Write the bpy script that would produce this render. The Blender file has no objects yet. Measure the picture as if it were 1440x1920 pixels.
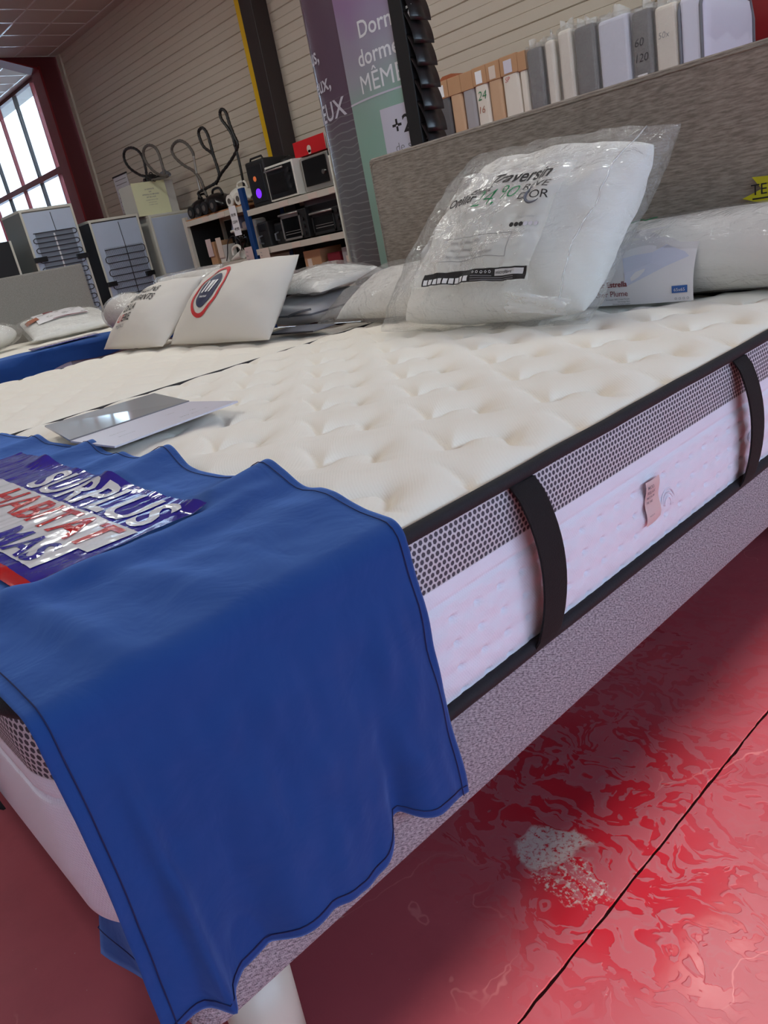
import bpy, bmesh, math, random
import numpy as np
from mathutils import Vector, Matrix, noise

random.seed(4)
rng = np.random.default_rng(7)
SC = bpy.context.scene
COL = SC.collection
PI = math.pi

# ------------------------------------------------------------------ camera, sky, sun, lamps, exposure
CAM_H = 0.957
Rc = np.array([[0.67258941, 0.71509071, -0.19044362],
               [-0.13333988, 0.37024728, 0.91931356],
               [0.72790382, -0.59292683, 0.34437451]])      # world -> camera
cam = bpy.data.objects.new('camera', bpy.data.cameras.new('camera'))
COL.objects.link(cam)
M = Matrix([list(Rc[:, 0]), list(Rc[:, 1]), list(Rc[:, 2])]).to_4x4()
M.translation = Vector((0, 0, CAM_H))
cam.matrix_world = M
cam.data.sensor_fit = 'HORIZONTAL'
cam.data.sensor_width = 36.0
cam.data.lens = 36.0 * 1436.6 / 1440.0
cam.data.clip_start = 0.02
cam.data.clip_end = 200
SC.camera = cam

world = bpy.data.worlds.new('sky')
SC.world = world
world.use_nodes = True
wn = world.node_tree.nodes
wl = world.node_tree.links
bgn = wn['Background']
tc = wn.new('ShaderNodeTexCoord')
sx = wn.new('ShaderNodeSeparateXYZ')
rp = wn.new('ShaderNodeValToRGB')
rp.color_ramp.elements[0].position = 0.0
rp.color_ramp.elements[0].color = (0.64, 0.83, 1.0, 1)
rp.color_ramp.elements[1].position = 0.9
rp.color_ramp.elements[1].color = (0.42, 0.62, 1.0, 1)
wl.new(tc.outputs['Generated'], sx.inputs[0])
wl.new(sx.outputs['Z'], rp.inputs[0])
wl.new(rp.outputs[0], bgn.inputs[0])
bgn.inputs[1].default_value = 10.5

sun = bpy.data.objects.new('sun', bpy.data.lights.new('sun', 'SUN'))
COL.objects.link(sun)
sun.data.energy = 8.2
sun.data.color = (1.0, 0.93, 0.84)
sun.data.angle = math.radians(0.8)
SUN_AZ, SUN_EL = math.radians(25), math.radians(27.4)
sd = Vector((-math.cos(SUN_EL) * math.cos(SUN_AZ), math.cos(SUN_EL) * math.sin(SUN_AZ), -math.sin(SUN_EL)))
sun.rotation_euler = sd.to_track_quat('-Z', 'Y').to_euler()
sun.location = (8, -4, 8)


def area(name, loc, sx_, sy_, energy, color, rot=(0, 0, 0)):
    l = bpy.data.lights.new(name, 'AREA')
    l.shape = 'RECTANGLE'
    l.size, l.size_y, l.energy, l.color = sx_, sy_, energy, color
    o = bpy.data.objects.new(name, l)
    COL.objects.link(o)
    o.location, o.rotation_euler = loc, rot
    return o


WARM = (0.96, 1.0, 0.96)
for i_, (lx, ly, le) in enumerate([(-1.6, 3.4, 32), (-4.6, 2.6, 40), (-2.2, -0.4, 26), (-4.6, -1.8, 24), (-8.2, 2.6, 40), (-8.2, -1.4, 30)]):
    area('ceiling_light', (lx, ly, 4.12), 1.2, 0.3, le, WARM)

SC.view_settings.view_transform = 'Standard'
SC.view_settings.look = 'None'
SC.view_settings.gamma = 1.0
SC.view_settings.use_curve_mapping = False
SC.view_settings.exposure = 0.0
SC.cycles.use_denoising = True
SC.cycles.max_bounces = 10
SC.cycles.transparent_max_bounces = 16
SC.cycles.caustics_reflective = False
SC.cycles.caustics_refractive = False

# ------------------------------------------------------------------ node / material helpers


def lin(c):
    return tuple((x / 12.92 if x <= 0.04045 else ((x + 0.055) / 1.055) ** 2.4) for x in [v / 255.0 for v in c])


class NT:
    def __init__(self, name):
        self.m = bpy.data.materials.new(name)
        self.m.use_nodes = True
        self.t = self.m.node_tree
        self.b = self.t.nodes['Principled BSDF']
        self.out = self.t.nodes['Material Output']

    def n(self, typ, **k):
        nd = self.t.nodes.new('ShaderNode' + typ)
        for a, v in k.items():
            setattr(nd, a, v)
        return nd

    def put(self, sock, v):
        if isinstance(v, (int, float)):
            sock.default_value = v
        elif isinstance(v, tuple):
            if len(v) == 3 and sock.type == 'RGBA':
                v = v + (1,)
            sock.default_value = v
        else:
            self.t.links.new(v, sock)

    def math(self, op, a, b=None, c=None, clamp=False):
        nd = self.n('Math', operation=op, use_clamp=clamp)
        for i, v in enumerate((a, b, c)):
            if v is not None:
                self.put(nd.inputs[i], v)
        return nd.outputs[0]

    def mix(self, f, a, b):
        nd = self.n('Mix', data_type='RGBA')
        self.put(nd.inputs[0], f)
        self.put(nd.inputs[6], a)
        self.put(nd.inputs[7], b)
        return nd.outputs[2]

    def ramp(self, f, p0, p1, smooth=False):
        nd = self.n('MapRange', interpolation_type='SMOOTHSTEP' if smooth else 'LINEAR')
        self.put(nd.inputs[0], f)
        nd.inputs[1].default_value, nd.inputs[2].default_value = p0, p1
        return nd.outputs[0]

    def pos(self, kind='Object'):
        if kind == 'World':
            return self.n('NewGeometry').outputs['Position']
        return self.n('TexCoord').outputs[kind]

    def scale(self, v, s):
        nd = self.n('Mapping')
        self.t.links.new(v, nd.inputs[0])
        nd.inputs['Scale'].default_value = s if isinstance(s, tuple) else (s, s, s)
        return nd.outputs[0]

    def noise(self, v, s, detail=3, rough=0.55, dist=0.0, out=0):
        nd = self.n('TexNoise')
        self.t.links.new(v, nd.inputs['Vector'])
        nd.inputs['Scale'].default_value = s
        nd.inputs['Detail'].default_value = detail
        nd.inputs['Roughness'].default_value = rough
        nd.inputs['Distortion'].default_value = dist
        return nd.outputs[out]

    def bump(self, h, strength, dist, normal=None):
        nd = self.n('Bump')
        nd.inputs['Strength'].default_value = strength
        nd.inputs['Distance'].default_value = dist
        self.put(nd.inputs['Height'], h)
        if normal is not None:
            self.put(nd.inputs['Normal'], normal)
        return nd.outputs[0]

    def set(self, **k):
        names = {'col': 'Base Color', 'rough': 'Roughness', 'metal': 'Metallic', 'spec': 'Specular IOR Level', 'nrm': 'Normal',
                 'alpha': 'Alpha', 'emit': 'Emission Color', 'estr': 'Emission Strength', 'sheen': 'Sheen Weight', 'coat': 'Coat Weight',
                 'coatr': 'Coat Roughness', 'trans': 'Transmission Weight', 'ior': 'IOR', 'sss': 'Subsurface Weight'}
        for a, v in k.items():
            self.put(self.b.inputs[names[a]], v)
        return self.m


def plain(name, rgb, rough=0.5, metal=0.0, spec=0.5, var=0.0, bump=0.0, bscale=200, **k):
    t = NT(name)
    c = lin(rgb)
    p = t.pos()
    if var:
        f = t.noise(p, 6.0, 4)
        t.set(col=t.mix(f, tuple(x * (1 - var) for x in c), tuple(min(1, x * (1 + var)) for x in c)))
    else:
        t.set(col=c)
    if bump:
        t.set(nrm=t.bump(t.noise(p, bscale, 2), bump, 0.002))
    return t.set(rough=rough, metal=metal, spec=spec, **k)


def emitmat(name, rgb, s):
    t = NT(name)
    return t.set(col=lin(rgb), emit=lin(rgb), estr=s, rough=0.4)


def hexdist(t, v, cell):
    """distance inside a regular hexagon tiling (0 centre .. 0.5 edge) from a 2D vector"""
    s = t.n('VectorMath', operation='SCALE')
    t.put(s.inputs[0], v)
    s.inputs['Scale'].default_value = 1.0 / cell
    p = s.outputs[0]
    r, h = (1.0, 1.7320508, 1.0), (0.5, 0.8660254, 0.5)

    def vm(op, a, b):
        nd = t.n('VectorMath', operation=op)
        t.put(nd.inputs[0], a)
        if b is not None:
            t.put(nd.inputs[1], b)
        return nd
    big = vm('ADD', p, (200.0, 346.41016, 0.0)).outputs[0]
    a = vm('SUBTRACT', vm('MODULO', big, r).outputs[0], h).outputs[0]
    b = vm('SUBTRACT', vm('MODULO', vm('SUBTRACT', big, h).outputs[0], r).outputs[0], h).outputs[0]
    flat = (1.0, 1.0, 0.0)
    a, b = vm('MULTIPLY', a, flat).outputs[0], vm('MULTIPLY', b, flat).outputs[0]
    f = t.math('LESS_THAN', vm('DOT_PRODUCT', a, a).outputs['Value'], vm('DOT_PRODUCT', b, b).outputs['Value'])
    mx = t.n('Mix', data_type='VECTOR')
    t.put(mx.inputs[0], f)
    t.put(mx.inputs[4], b)
    t.put(mx.inputs[5], a)
    g = vm('ABSOLUTE', mx.outputs[1], None).outputs[0]
    d1 = vm('DOT_PRODUCT', g, (0.5, 0.8660254, 0.0)).outputs['Value']
    sp = t.n('SeparateXYZ')
    t.put(sp.inputs[0], g)
    return t.math('MAXIMUM', d1, sp.outputs[0])


# ---- materials
def m_quilt():
    t = NT('cream_knit_ticking')
    p = t.pos()
    w = t.n('TexWave', wave_type='BANDS', bands_direction='DIAGONAL')
    t.t.links.new(p, w.inputs['Vector'])
    w.inputs['Scale'].default_value = 95
    w.inputs['Distortion'].default_value = 1.2
    w.inputs['Detail'].default_value = 1
    w.inputs['Detail Scale'].default_value = 3
    nb = t.bump(w.outputs['Fac'], 0.10, 0.002)
    nb = t.bump(t.noise(p, 420, 2), 0.12, 0.0015, nb)
    f = t.noise(p, 2.2, 2)
    return t.set(col=t.mix(f, lin((240, 232, 217)), lin((246, 239, 227))), rough=0.75, spec=0.25, nrm=nb, sheen=0.15)


def m_mesh():
    t = NT('grey_honeycomb_mesh')
    v = t.pos('UV')
    d = hexdist(t, v, 0.0092)
    f = t.ramp(d, 0.30, 0.37, True)
    nb = t.bump(f, 0.6, 0.002)
    return t.set(col=t.mix(f, lin((78, 78, 86)), lin((200, 200, 206))), rough=0.75, spec=0.2, nrm=nb)


def m_border():
    t = NT('white_border_knit')
    v = t.pos('UV')
    d = hexdist(t, v, 0.0042)
    nb = t.bump(t.ramp(d, 0.2, 0.5), 0.28, 0.0012)
    return t.set(col=lin((230, 232, 242)), rough=0.7, spec=0.25, nrm=nb)


def m_weave(name, c0, c1, c2, cell, bumpd=0.0012, streak=False, kind='UV'):
    t = NT(name)
    v = t.pos(kind)
    mp = t.n('Mapping')
    t.t.links.new(v, mp.inputs[0])
    mp.inputs['Rotation'].default_value = (0, 0, 0.5 if not streak else 0.0)
    w1 = t.n('TexWave', wave_type='BANDS', bands_direction='X')
    w2 = t.n('TexWave', wave_type='BANDS', bands_direction='Y')
    for w in (w1, w2):
        t.t.links.new(mp.outputs[0], w.inputs['Vector'])
        w.inputs['Scale'].default_value = 0.314 / cell
        w.inputs['Distortion'].default_value = 1.0
        w.inputs['Detail'].default_value = 1.0
        w.inputs['Detail Scale'].default_value = 2.0
    h = t.math('MULTIPLY', w1.outputs['Fac'], w2.outputs['Fac'])
    if streak:
        n1 = t.noise(t.scale(v, (26.0, 200.0, 200.0)), 1.0, 3, 0.65)
    else:
        n1 = t.noise(t.scale(mp.outputs[0], (0.5 / cell, 1.1 / cell, 1.0)), 1.0, 2, 0.6)
    c = t.mix(t.ramp(n1, 0.34, 0.66), lin(c0), lin(c1))
    c = t.mix(t.ramp(h, 0.35, 0.95), c, lin(c2)) if not streak else c
    nb = t.bump(t.math('ADD', h, t.math('MULTIPLY', n1, 0.6)), 0.55, bumpd)
    return t.set(col=c, rough=0.85, spec=0.15, nrm=nb, sheen=0.1)


def m_cloth():
    t = NT('royal_blue_cotton')
    p = t.pos()
    f = t.noise(p, 5.0, 4, 0.6)
    w = t.noise(t.scale(p, (900.0, 900.0, 250.0)), 1.0, 2)
    nb = t.bump(w, 0.12, 0.0008)
    nb = t.bump(t.noise(p, 14, 3, 0.6, 0.6), 0.25, 0.012, nb)
    t.b.inputs['Sheen Tint'].default_value = (0.25, 0.45, 1.0, 1)
    return t.set(col=t.mix(f, lin((23, 59, 122)), lin((32, 72, 138))), rough=0.8, spec=0.2, nrm=nb, sheen=0.5)


def m_film(name, tint=(1, 1, 1), alpha=0.22, bscale=26, bstr=0.5, rough=0.12):
    t = NT(name)
    p = t.pos()
    n1 = t.noise(p, bscale, 4, 0.6, 1.2)
    n2 = t.noise(t.scale(p, (1.0, 1.0, 3.0)), bscale * 0.5, 3, 0.6, 2.5)
    nb = t.bump(t.math('ADD', n1, n2), bstr, 0.02)
    tr = t.n('BsdfTransparent')
    tr.inputs[0].default_value = tint + (1,)
    df = t.n('BsdfDiffuse')
    df.inputs[0].default_value = lin((240, 240, 238)) + (1,)
    gl = t.n('BsdfGlossy')
    gl.inputs['Roughness'].default_value = rough
    t.t.links.new(nb, gl.inputs['Normal'])
    m0 = t.n('MixShader')
    m0.inputs[0].default_value = alpha
    t.t.links.new(tr.outputs[0], m0.inputs[1])
    t.t.links.new(df.outputs[0], m0.inputs[2])
    mx = t.n('MixShader')
    lw = t.n('LayerWeight')
    lw.inputs['Blend'].default_value = 0.5
    t.t.links.new(nb, lw.inputs['Normal'])
    f = t.math('ADD', 0.05, t.math('MULTIPLY', t.math('POWER', lw.outputs['Facing'], 3.0), 0.55), clamp=True)
    t.put(mx.inputs[0], f)
    t.t.links.new(m0.outputs[0], mx.inputs[1])
    t.t.links.new(gl.outputs[0], mx.inputs[2])
    t.t.links.new(mx.outputs[0], t.out.inputs[0])
    return t.m


def m_glass():
    t = NT('window_glass')
    tr = t.n('BsdfTransparent')
    tr.inputs[0].default_value = (0.93, 0.96, 0.97, 1)
    g = t.n('BsdfGlossy')
    g.inputs['Roughness'].default_value = 0.02
    lw = t.n('LayerWeight')
    lw.inputs['Blend'].default_value = 0.5
    mx = t.n('MixShader')
    t.put(mx.inputs[0], t.math('ADD', 0.04, t.math('POWER', lw.outputs['Facing'], 5.0)))
    t.t.links.new(tr.outputs[0], mx.inputs[1])
    t.t.links.new(g.outputs[0], mx.inputs[2])
    t.t.links.new(mx.outputs[0], t.out.inputs[0])
    return t.m


def m_floor():
    t = NT('red_painted_concrete')
    p = t.pos('World')
    warp = t.n('VectorMath', operation='ADD')
    nz = t.n('TexNoise')
    t.t.links.new(p, nz.inputs['Vector'])
    nz.inputs['Scale'].default_value = 9
    nz.inputs['Detail'].default_value = 3
    sc = t.n('VectorMath', operation='SCALE')
    t.t.links.new(nz.outputs['Color'], sc.inputs[0])
    sc.inputs['Scale'].default_value = 0.16
    t.t.links.new(p, warp.inputs[0])
    t.t.links.new(sc.outputs[0], warp.inputs[1])
    wp = warp.outputs[0]
    big = t.noise(p, 1.6, 4, 0.6)
    base = t.mix(big, lin((148, 66, 76)), lin((178, 86, 94)))

    def blob(cx, cy, r, soft):
        d = t.n('VectorMath', operation='DISTANCE')
        t.put(d.inputs[0], wp)
        t.put(d.inputs[1], (cx + 0.08, cy + 0.08, 0.08))
        return t.ramp(d.outputs['Value'], r + soft, r - soft)
    # scuffed patch where the dull film has come off in smears and the wet-looking paint shows
    zone = t.math('MAXIMUM', blob(-0.66, 0.85, 0.23, 0.12), blob(-0.50, 0.72, 0.17, 0.08))
    zone = t.math('MAXIMUM', zone, t.math('MULTIPLY', blob(-0.80, 1.25, 0.3, 0.3), 0.45))
    sm = t.noise(t.scale(wp, (1.0, 1.7, 1.0)), 15, 2, 0.5, 1.6)
    smear = t.math('MULTIPLY', zone, t.ramp(sm, 0.50, 0.525), clamp=True)
    col = t.mix(t.math('MULTIPLY', smear, 0.85), base, lin((168, 18, 34)))
    edge = t.math('MULTIPLY', zone, t.math('SUBTRACT', 1.0, t.ramp(t.math('ABSOLUTE', t.math('SUBTRACT', sm, 0.47)), 0.0, 0.03)), clamp=True)
    col = t.mix(t.math('MULTIPLY', edge, 0.45), col, lin((150, 104, 110)))
    # bare concrete patches
    def ell(cx, cy, rx, ry, rot):
        mp = t.n('Mapping', vector_type='TEXTURE')
        t.put(mp.inputs[0], wp)
        mp.inputs['Location'].default_value = (cx + 0.08, cy + 0.08, 0.08)
        mp.inputs['Rotation'].default_value = (0, 0, rot)
        mp.inputs['Scale'].default_value = (rx, ry, 1)
        ln = t.n('VectorMath', operation='LENGTH')
        t.t.links.new(mp.outputs[0], ln.inputs[0])
        return t.ramp(ln.outputs['Value'], 1.08, 0.92)
    fine = t.noise(p, 130, 4, 0.7)
    c1 = t.math('MULTIPLY', ell(-0.628, 0.702, 0.060, 0.040, 0.3), t.ramp(fine, 0.36, 0.5))
    c2 = t.math('MULTIPLY', ell(-0.567, 0.672, 0.05, 0.03, 0.5), t.ramp(fine, 0.5, 0.62))
    chips = t.ramp(t.noise(p, 24, 2, 0.5, 0.5), 0.80, 0.82)
    specks = t.math('MULTIPLY', t.ramp(t.noise(p, 170, 1, 0.5), 0.79, 0.82), 0.8)
    conc = t.math('MAXIMUM', t.math('MAXIMUM', c1, c2), t.math('MAXIMUM', chips, specks), clamp=True)
    col = t.mix(conc, col, lin((176, 160, 156)))
    # hairline scratches
    sv = t.n('TexVoronoi', feature='DISTANCE_TO_EDGE')
    t.t.links.new(t.scale(wp, (1.0, 0.35, 1.0)), sv.inputs['Vector'])
    sv.inputs['Scale'].default_value = 4.0
    scr = t.math('MULTIPLY', t.ramp(sv.outputs['Distance'], 0.007, 0.002), t.ramp(t.noise(p, 3.5, 2), 0.55, 0.62))
    col = t.mix(t.math('MULTIPLY', scr, 0.5), col, lin((205, 130, 130)))
    dirt = t.noise(p, 7, 5, 0.65)
    col = t.mix(t.math('MULTIPLY', t.ramp(dirt, 0.5, 0.8), 0.35), col, lin((120, 50, 58)))
    rough = t.math('ADD', t.math('MULTIPLY', big, 0.18), 0.24)
    rough = t.math('SUBTRACT', rough, t.math('MULTIPLY', smear, 0.18), clamp=True)
    rough = t.math('ADD', rough, t.math('MULTIPLY', conc, 0.45), clamp=True)
    hgt = t.math('ADD', t.math('MULTIPLY', fine, 0.10), t.math('MULTIPLY', t.math('ADD', smear, conc), -0.5))
    nb = t.bump(hgt, 0.25, 0.003)
    nb = t.bump(t.noise(p, 11, 3), 0.12, 0.006, nb)
    return t.set(col=col, rough=rough, spec=0.5, nrm=nb)


MT = dict(
    quilt=m_quilt(), mesh=m_mesh(), border=m_border(), cloth=m_cloth(), floor=m_floor(), glass=m_glass(),
    base=m_weave('heather_grey_weave', (96, 92, 98), (186, 182, 186), (176, 172, 176), 0.0030),
    headb=m_weave('taupe_streaked_linen', (122, 112, 102), (162, 150, 138), (140, 130, 122), 0.0026, 0.001, True, 'Object'),
    piping=plain('black_piping', (22, 21, 28), 0.75, bump=0.3, bscale=300),
    strap=plain('black_webbing', (12, 11, 13), 0.9, bump=0.5, bscale=500),
    hemline=plain('dark_blue_stitch', (14, 28, 80), 0.8),
    leg=plain('off_white_lacquer', (206, 200, 184), 0.35),
    film=m_film('clear_polythene', alpha=0.11, bscale=20, bstr=0.7, rough=0.10),
    filmflat=m_film('milky_polythene', alpha=0.30, bscale=18, bstr=0.35, rough=0.18),
    white=plain('white_polycotton', (238, 236, 230), 0.8, bump=0.12, bscale=14, spec=0.2),
    cream=plain('ecru_nonwoven', (218, 212, 204), 0.7, bump=0.3, bscale=22, spec=0.25),
    greyfab=plain('pale_grey_fabric', (196, 194, 196), 0.75, bump=0.3, bscale=25),
    darkgrey=plain('slate_grey_fabric', (110, 112, 120), 0.85),
    paper=plain('white_paper', (236, 236, 238), 0.5),
    lilac=plain('pale_lilac_paper', (208, 204, 216), 0.4),
    insert=plain('printed_card', (226, 222, 224), 0.35),
    ink=plain('black_ink', (28, 26, 28), 0.6),
    greyink=plain('grey_ink', (120, 118, 122), 0.6),
    green=plain('green_marker', (18, 120, 70), 0.6),
    navy=plain('navy_ink', (38, 42, 76), 0.6),
    redink=plain('red_ink', (200, 40, 44), 0.6),
    claret=plain('claret_ink', (120, 26, 40), 0.55),
    blueink=plain('blue_ink', (40, 90, 160), 0.5),
    brown=plain('brown_ink', (160, 86, 50), 0.6),
    tagfab=plain('pink_satin_tag', (214, 192, 188), 0.4),
    yellow=plain('yellow_paint', (222, 178, 10), 0.45),
    star=plain('acid_yellow_card', (196, 186, 24), 0.5),
    redpaint=plain('red_steel_paint', (128, 16, 24), 0.4, var=0.08),
    shadedred=plain('shaded_red_steel_paint', (86, 14, 20), 0.45),  # the same red steel, with the shade of its darker faces put into the colour
    brownsteel=plain('dark_brown_steel', (44, 32, 30), 0.45),
    siding=plain('warm_white_cladding', (206, 194, 176), 0.38, var=0.03),
    sidback=plain('cladding_joint', (176, 166, 150), 0.8),
    tile=plain('mineral_ceiling_tile', (196, 184, 174), 0.85, bump=0.2, bscale=180),
    rail=plain('white_t_bar', (240, 238, 234), 0.2, spec=0.8),
    plaster=plain('pale_plaster', (206, 202, 196), 0.8),
    steelw=plain('white_shelf_steel', (204, 198, 184), 0.4),
    chip=plain('chipboard_edge', (176, 120, 78), 0.7),
    bluepost=plain('blue_shelf_post', (18, 62, 120), 0.45),
    tagcard=plain('beige_card', (214, 198, 184), 0.7),
    kraft=plain('kraft_cardboard', (182, 140, 104), 0.8, var=0.08),
    kraft2=plain('pale_kraft_cardboard', (196, 160, 128), 0.8, var=0.08),
    cotw=plain('white_cot_ticking', (222, 214, 202), 0.8, var=0.05, bump=0.4, bscale=60),
    cotg=plain('charcoal_cot_ticking', (92, 90, 92), 0.8, var=0.1),
    cotm=plain('mid_grey_cot_ticking', (160, 156, 158), 0.8, var=0.08),
    cotb=plain('bluish_quilted_ticking', (206, 208, 224), 0.75),
    galv=plain('galvanised_sheet', (196, 208, 226), 0.38, metal=0.25, var=0.05),
    galvd=plain('grey_condenser_plate', (130, 138, 150), 0.5, metal=0.3),
    coil=plain('black_condenser_pipe', (36, 40, 48), 0.5),
    fridge=plain('olive_grey_enamel', (112, 112, 104), 0.45),
    fridgew=plain('cream_enamel', (208, 206, 192), 0.45),
    fridgeb=plain('black_enamel', (22, 22, 24), 0.4),
    carton=plain('white_carton', (196, 192, 184), 0.8),
    notice=plain('pale_yellow_paper', (224, 222, 180), 0.7),
    blackp=plain('black_plastic', (16, 16, 18), 0.3),
    blackm=plain('matt_black_plastic', (24, 24, 26), 0.6),
    hose=plain('black_ribbed_hose', (26, 25, 24), 0.45),
    hoseg=plain('grey_ribbed_hose', (92, 86, 80), 0.45),
    chrome=plain('chrome', (200, 198, 194), 0.18, metal=1.0),
    silver=plain('brushed_steel', (178, 174, 168), 0.35, metal=0.7),
    whitep=plain('white_plastic', (228, 224, 214), 0.35),
    dglass=plain('dark_oven_glass', (14, 15, 16), 0.08),
    redbox=plain('red_printed_carton', (206, 16, 26), 0.45),
    lidblue=plain('bluish_plastic_dome', (150, 160, 186), 0.25),
    purple=emitmat('purple_led', (110, 40, 230), 1.2),
    orange=emitmat('orange_led', (214, 110, 60), 0.35),
    facade=plain('sunlit_white_render', (240, 240, 238), 0.9),
    lowwall=plain('grey_render', (150, 146, 150), 0.9),
    concrete=plain('grey_concrete_ground', (150, 146, 140), 0.9, var=0.1),
    bagblue=plain('glossy_cobalt_print', (44, 40, 150), 0.12, spec=0.7, bump=0.25, bscale=60),
    bagwhite=plain('glossy_white_print', (228, 226, 228), 0.14, spec=0.7, bump=0.25, bscale=60),
    bagred=plain('glossy_red_print', (196, 22, 24), 0.14, spec=0.7, bump=0.25, bscale=60),
    joint=plain('dirty_floor_joint', (52, 30, 30), 0.95, bump=0.6, bscale=90),
    wavegrey=plain('banner_pale_line', (150, 146, 148), 0.4),
)


def m_banner():
    t = NT('green_to_lilac_laminate')
    p = t.pos()
    s = t.n('SeparateXYZ')
    t.put(s.inputs[0], p)
    n = t.noise(p, 3.0, 2)
    z = t.math('ADD', s.outputs[2], t.math('MULTIPLY', t.math('SUBTRACT', n, 0.5), 0.5))
    f1 = t.ramp(z, 1.28, 1.62, True)
    f2 = t.ramp(z, 1.58, 1.85, True)
    c = t.mix(f1, lin((150, 184, 168)), lin((168, 166, 178)))
    c = t.mix(f2, c, lin((160, 132, 170)))
    return t.set(col=c, rough=0.18, spec=0.5)


def m_side():
    t = NT('plum_to_grey_laminate')
    p = t.pos()
    s = t.n('SeparateXYZ')
    t.put(s.inputs[0], p)
    f = t.ramp(s.outputs[2], 1.25, 1.5, True)
    w = t.n('TexWave', wave_type='BANDS', bands_direction='Z')
    t.put(w.inputs['Vector'], p)
    w.inputs['Scale'].default_value = 11
    w.inputs['Distortion'].default_value = 3.0
    w.inputs['Detail'].default_value = 0
    w.inputs['Detail Scale'].default_value = 1.2
    line = t.math('MULTIPLY', t.ramp(w.outputs['Fac'], 0.9, 0.99), t.ramp(s.outputs[2], 1.52, 1.4))
    c = t.mix(f, lin((108, 106, 108)), lin((104, 84, 100)))
    c = t.mix(t.math('MULTIPLY', line, 0.6), c, lin((150, 148, 150)))
    return t.set(col=c, rough=0.16, spec=0.55)


MT['banner'] = m_banner()
MT['bside'] = m_side()

# ------------------------------------------------------------------ geometry helpers
ORG = {}


def origin(o):
    p = Vector((0, 0, 0))
    while o is not None:
        p = p + o.location
        o = o.parent
    return p


def tag(o, label=None, cat=None, group=None, kind=None):
    if label:
        o['label'] = label
    if cat:
        o['category'] = cat
    if group:
        o['group'] = group
    if kind:
        o['kind'] = kind
    return o


def thing(name, label, cat, loc, group=None):
    o = bpy.data.objects.new(name, None)
    o.empty_display_size = 0.1
    COL.objects.link(o)
    o.location = loc
    return tag(o, label, cat, group)


def mk(name, VF, mat, parent=None, smooth=False, uv=None, label=None, cat=None, group=None, kind=None):
    """one mesh object from world-space vertices; its origin is its parent's, or the middle of its own base"""
    V, F = VF
    V = np.asarray(V, float).reshape(-1, 3)
    if parent is not None:
        org = np.array(origin(parent))
    else:
        org = np.array([(V[:, 0].min() + V[:, 0].max()) / 2, (V[:, 1].min() + V[:, 1].max()) / 2, V[:, 2].min()])
    me = bpy.data.meshes.new(name)
    me.from_pydata((V - org).tolist(), [], [list(map(int, f)) for f in F])
    mats = mat if isinstance(mat, (list, tuple)) else [mat]
    for m in mats:
        me.materials.append(MT[m] if isinstance(m, str) else m)
    if smooth:
        me.polygons.foreach_set('use_smooth', [True] * len(me.polygons))
    if uv is not None:
        lay = me.uv_layers.new(name='map')
        li = np.zeros(len(me.loops), dtype=np.int32)
        me.loops.foreach_get('vertex_index', li)
        lay.data.foreach_set('uv', np.asarray(uv, float)[li].ravel())
    me.update()
    o = bpy.data.objects.new(name, me)
    COL.objects.link(o)
    if parent is not None:
        o.parent = parent
    else:
        o.location = org
    return tag(o, label, cat, group, kind)


def cat_(*parts):
    V, F, n = [], [], 0
    for v, f in parts:
        v = np.asarray(v, float).reshape(-1, 3)
        V.append(v)
        F += [[i + n for i in q] for q in f]
        n += len(v)
    return np.concatenate(V), F


def box(x0, x1, y0, y1, z0, z1, bev=0.0, seg=2):
    bm = bmesh.new()
    bmesh.ops.create_cube(bm, size=1)
    for v in bm.verts:
        v.co = Vector(((x0 + x1) / 2 + v.co.x * (x1 - x0), (y0 + y1) / 2 + v.co.y * (y1 - y0), (z0 + z1) / 2 + v.co.z * (z1 - z0)))
    if bev > 0:
        bmesh.ops.bevel(bm, geom=list(bm.edges), offset=bev, segments=seg, affect='EDGES', profile=0.5)
    bm.verts.index_update()
    V = np.array([v.co[:] for v in bm.verts])
    F = [[v.index for v in f.verts] for f in bm.faces]
    bm.free()
    return V, F


def grid(P, closed_u=False):
    """P: (nu, nv, 3) -> quads"""
    nu, nv = P.shape[:2]
    F = []
    for i in range(nu if closed_u else nu - 1):
        a, b = i * nv, ((i + 1) % nu) * nv
        for j in range(nv - 1):
            F.append((a + j, b + j, b + j + 1, a + j + 1))
    return P.reshape(-1, 3), F


def tube(pts, r, seg=8, closed=False, smooth=0, cap=True):
    P = np.array(pts, float)
    if smooth:
        P = spline(P, smooth, closed)
    n = len(P)
    R = np.full(n, r) if np.isscalar(r) else np.interp(np.linspace(0, 1, n), np.linspace(0, 1, len(r)), r)
    T = np.gradient(P, axis=0)
    if closed:
        T = np.roll(P, -1, 0) - np.roll(P, 1, 0)
    T /= np.linalg.norm(T, axis=1)[:, None] + 1e-12
    up = np.array([0, 0, 1.0]) if abs(T[0][2]) < 0.9 else np.array([1.0, 0, 0])
    N = np.cross(T[0], up)
    N /= np.linalg.norm(N)
    rings = []
    for i in range(n):
        N = N - T[i] * (N @ T[i])
        N /= np.linalg.norm(N) + 1e-12
        B = np.cross(T[i], N)
        a = np.linspace(0, 2 * PI, seg, endpoint=False)
        rings.append(P[i] + R[i] * (np.cos(a)[:, None] * N + np.sin(a)[:, None] * B))
    V = np.concatenate(rings)
    F = []
    for i in range(n if closed else n - 1):
        a, b = i * seg, ((i + 1) % n) * seg
        for j in range(seg):
            k = (j + 1) % seg
            F.append((a + j, a + k, b + k, b + j))
    if cap and not closed:
        F.append(tuple(range(seg))[::-1])
        F.append(tuple((n - 1) * seg + j for j in range(seg)))
    return V, F


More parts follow.
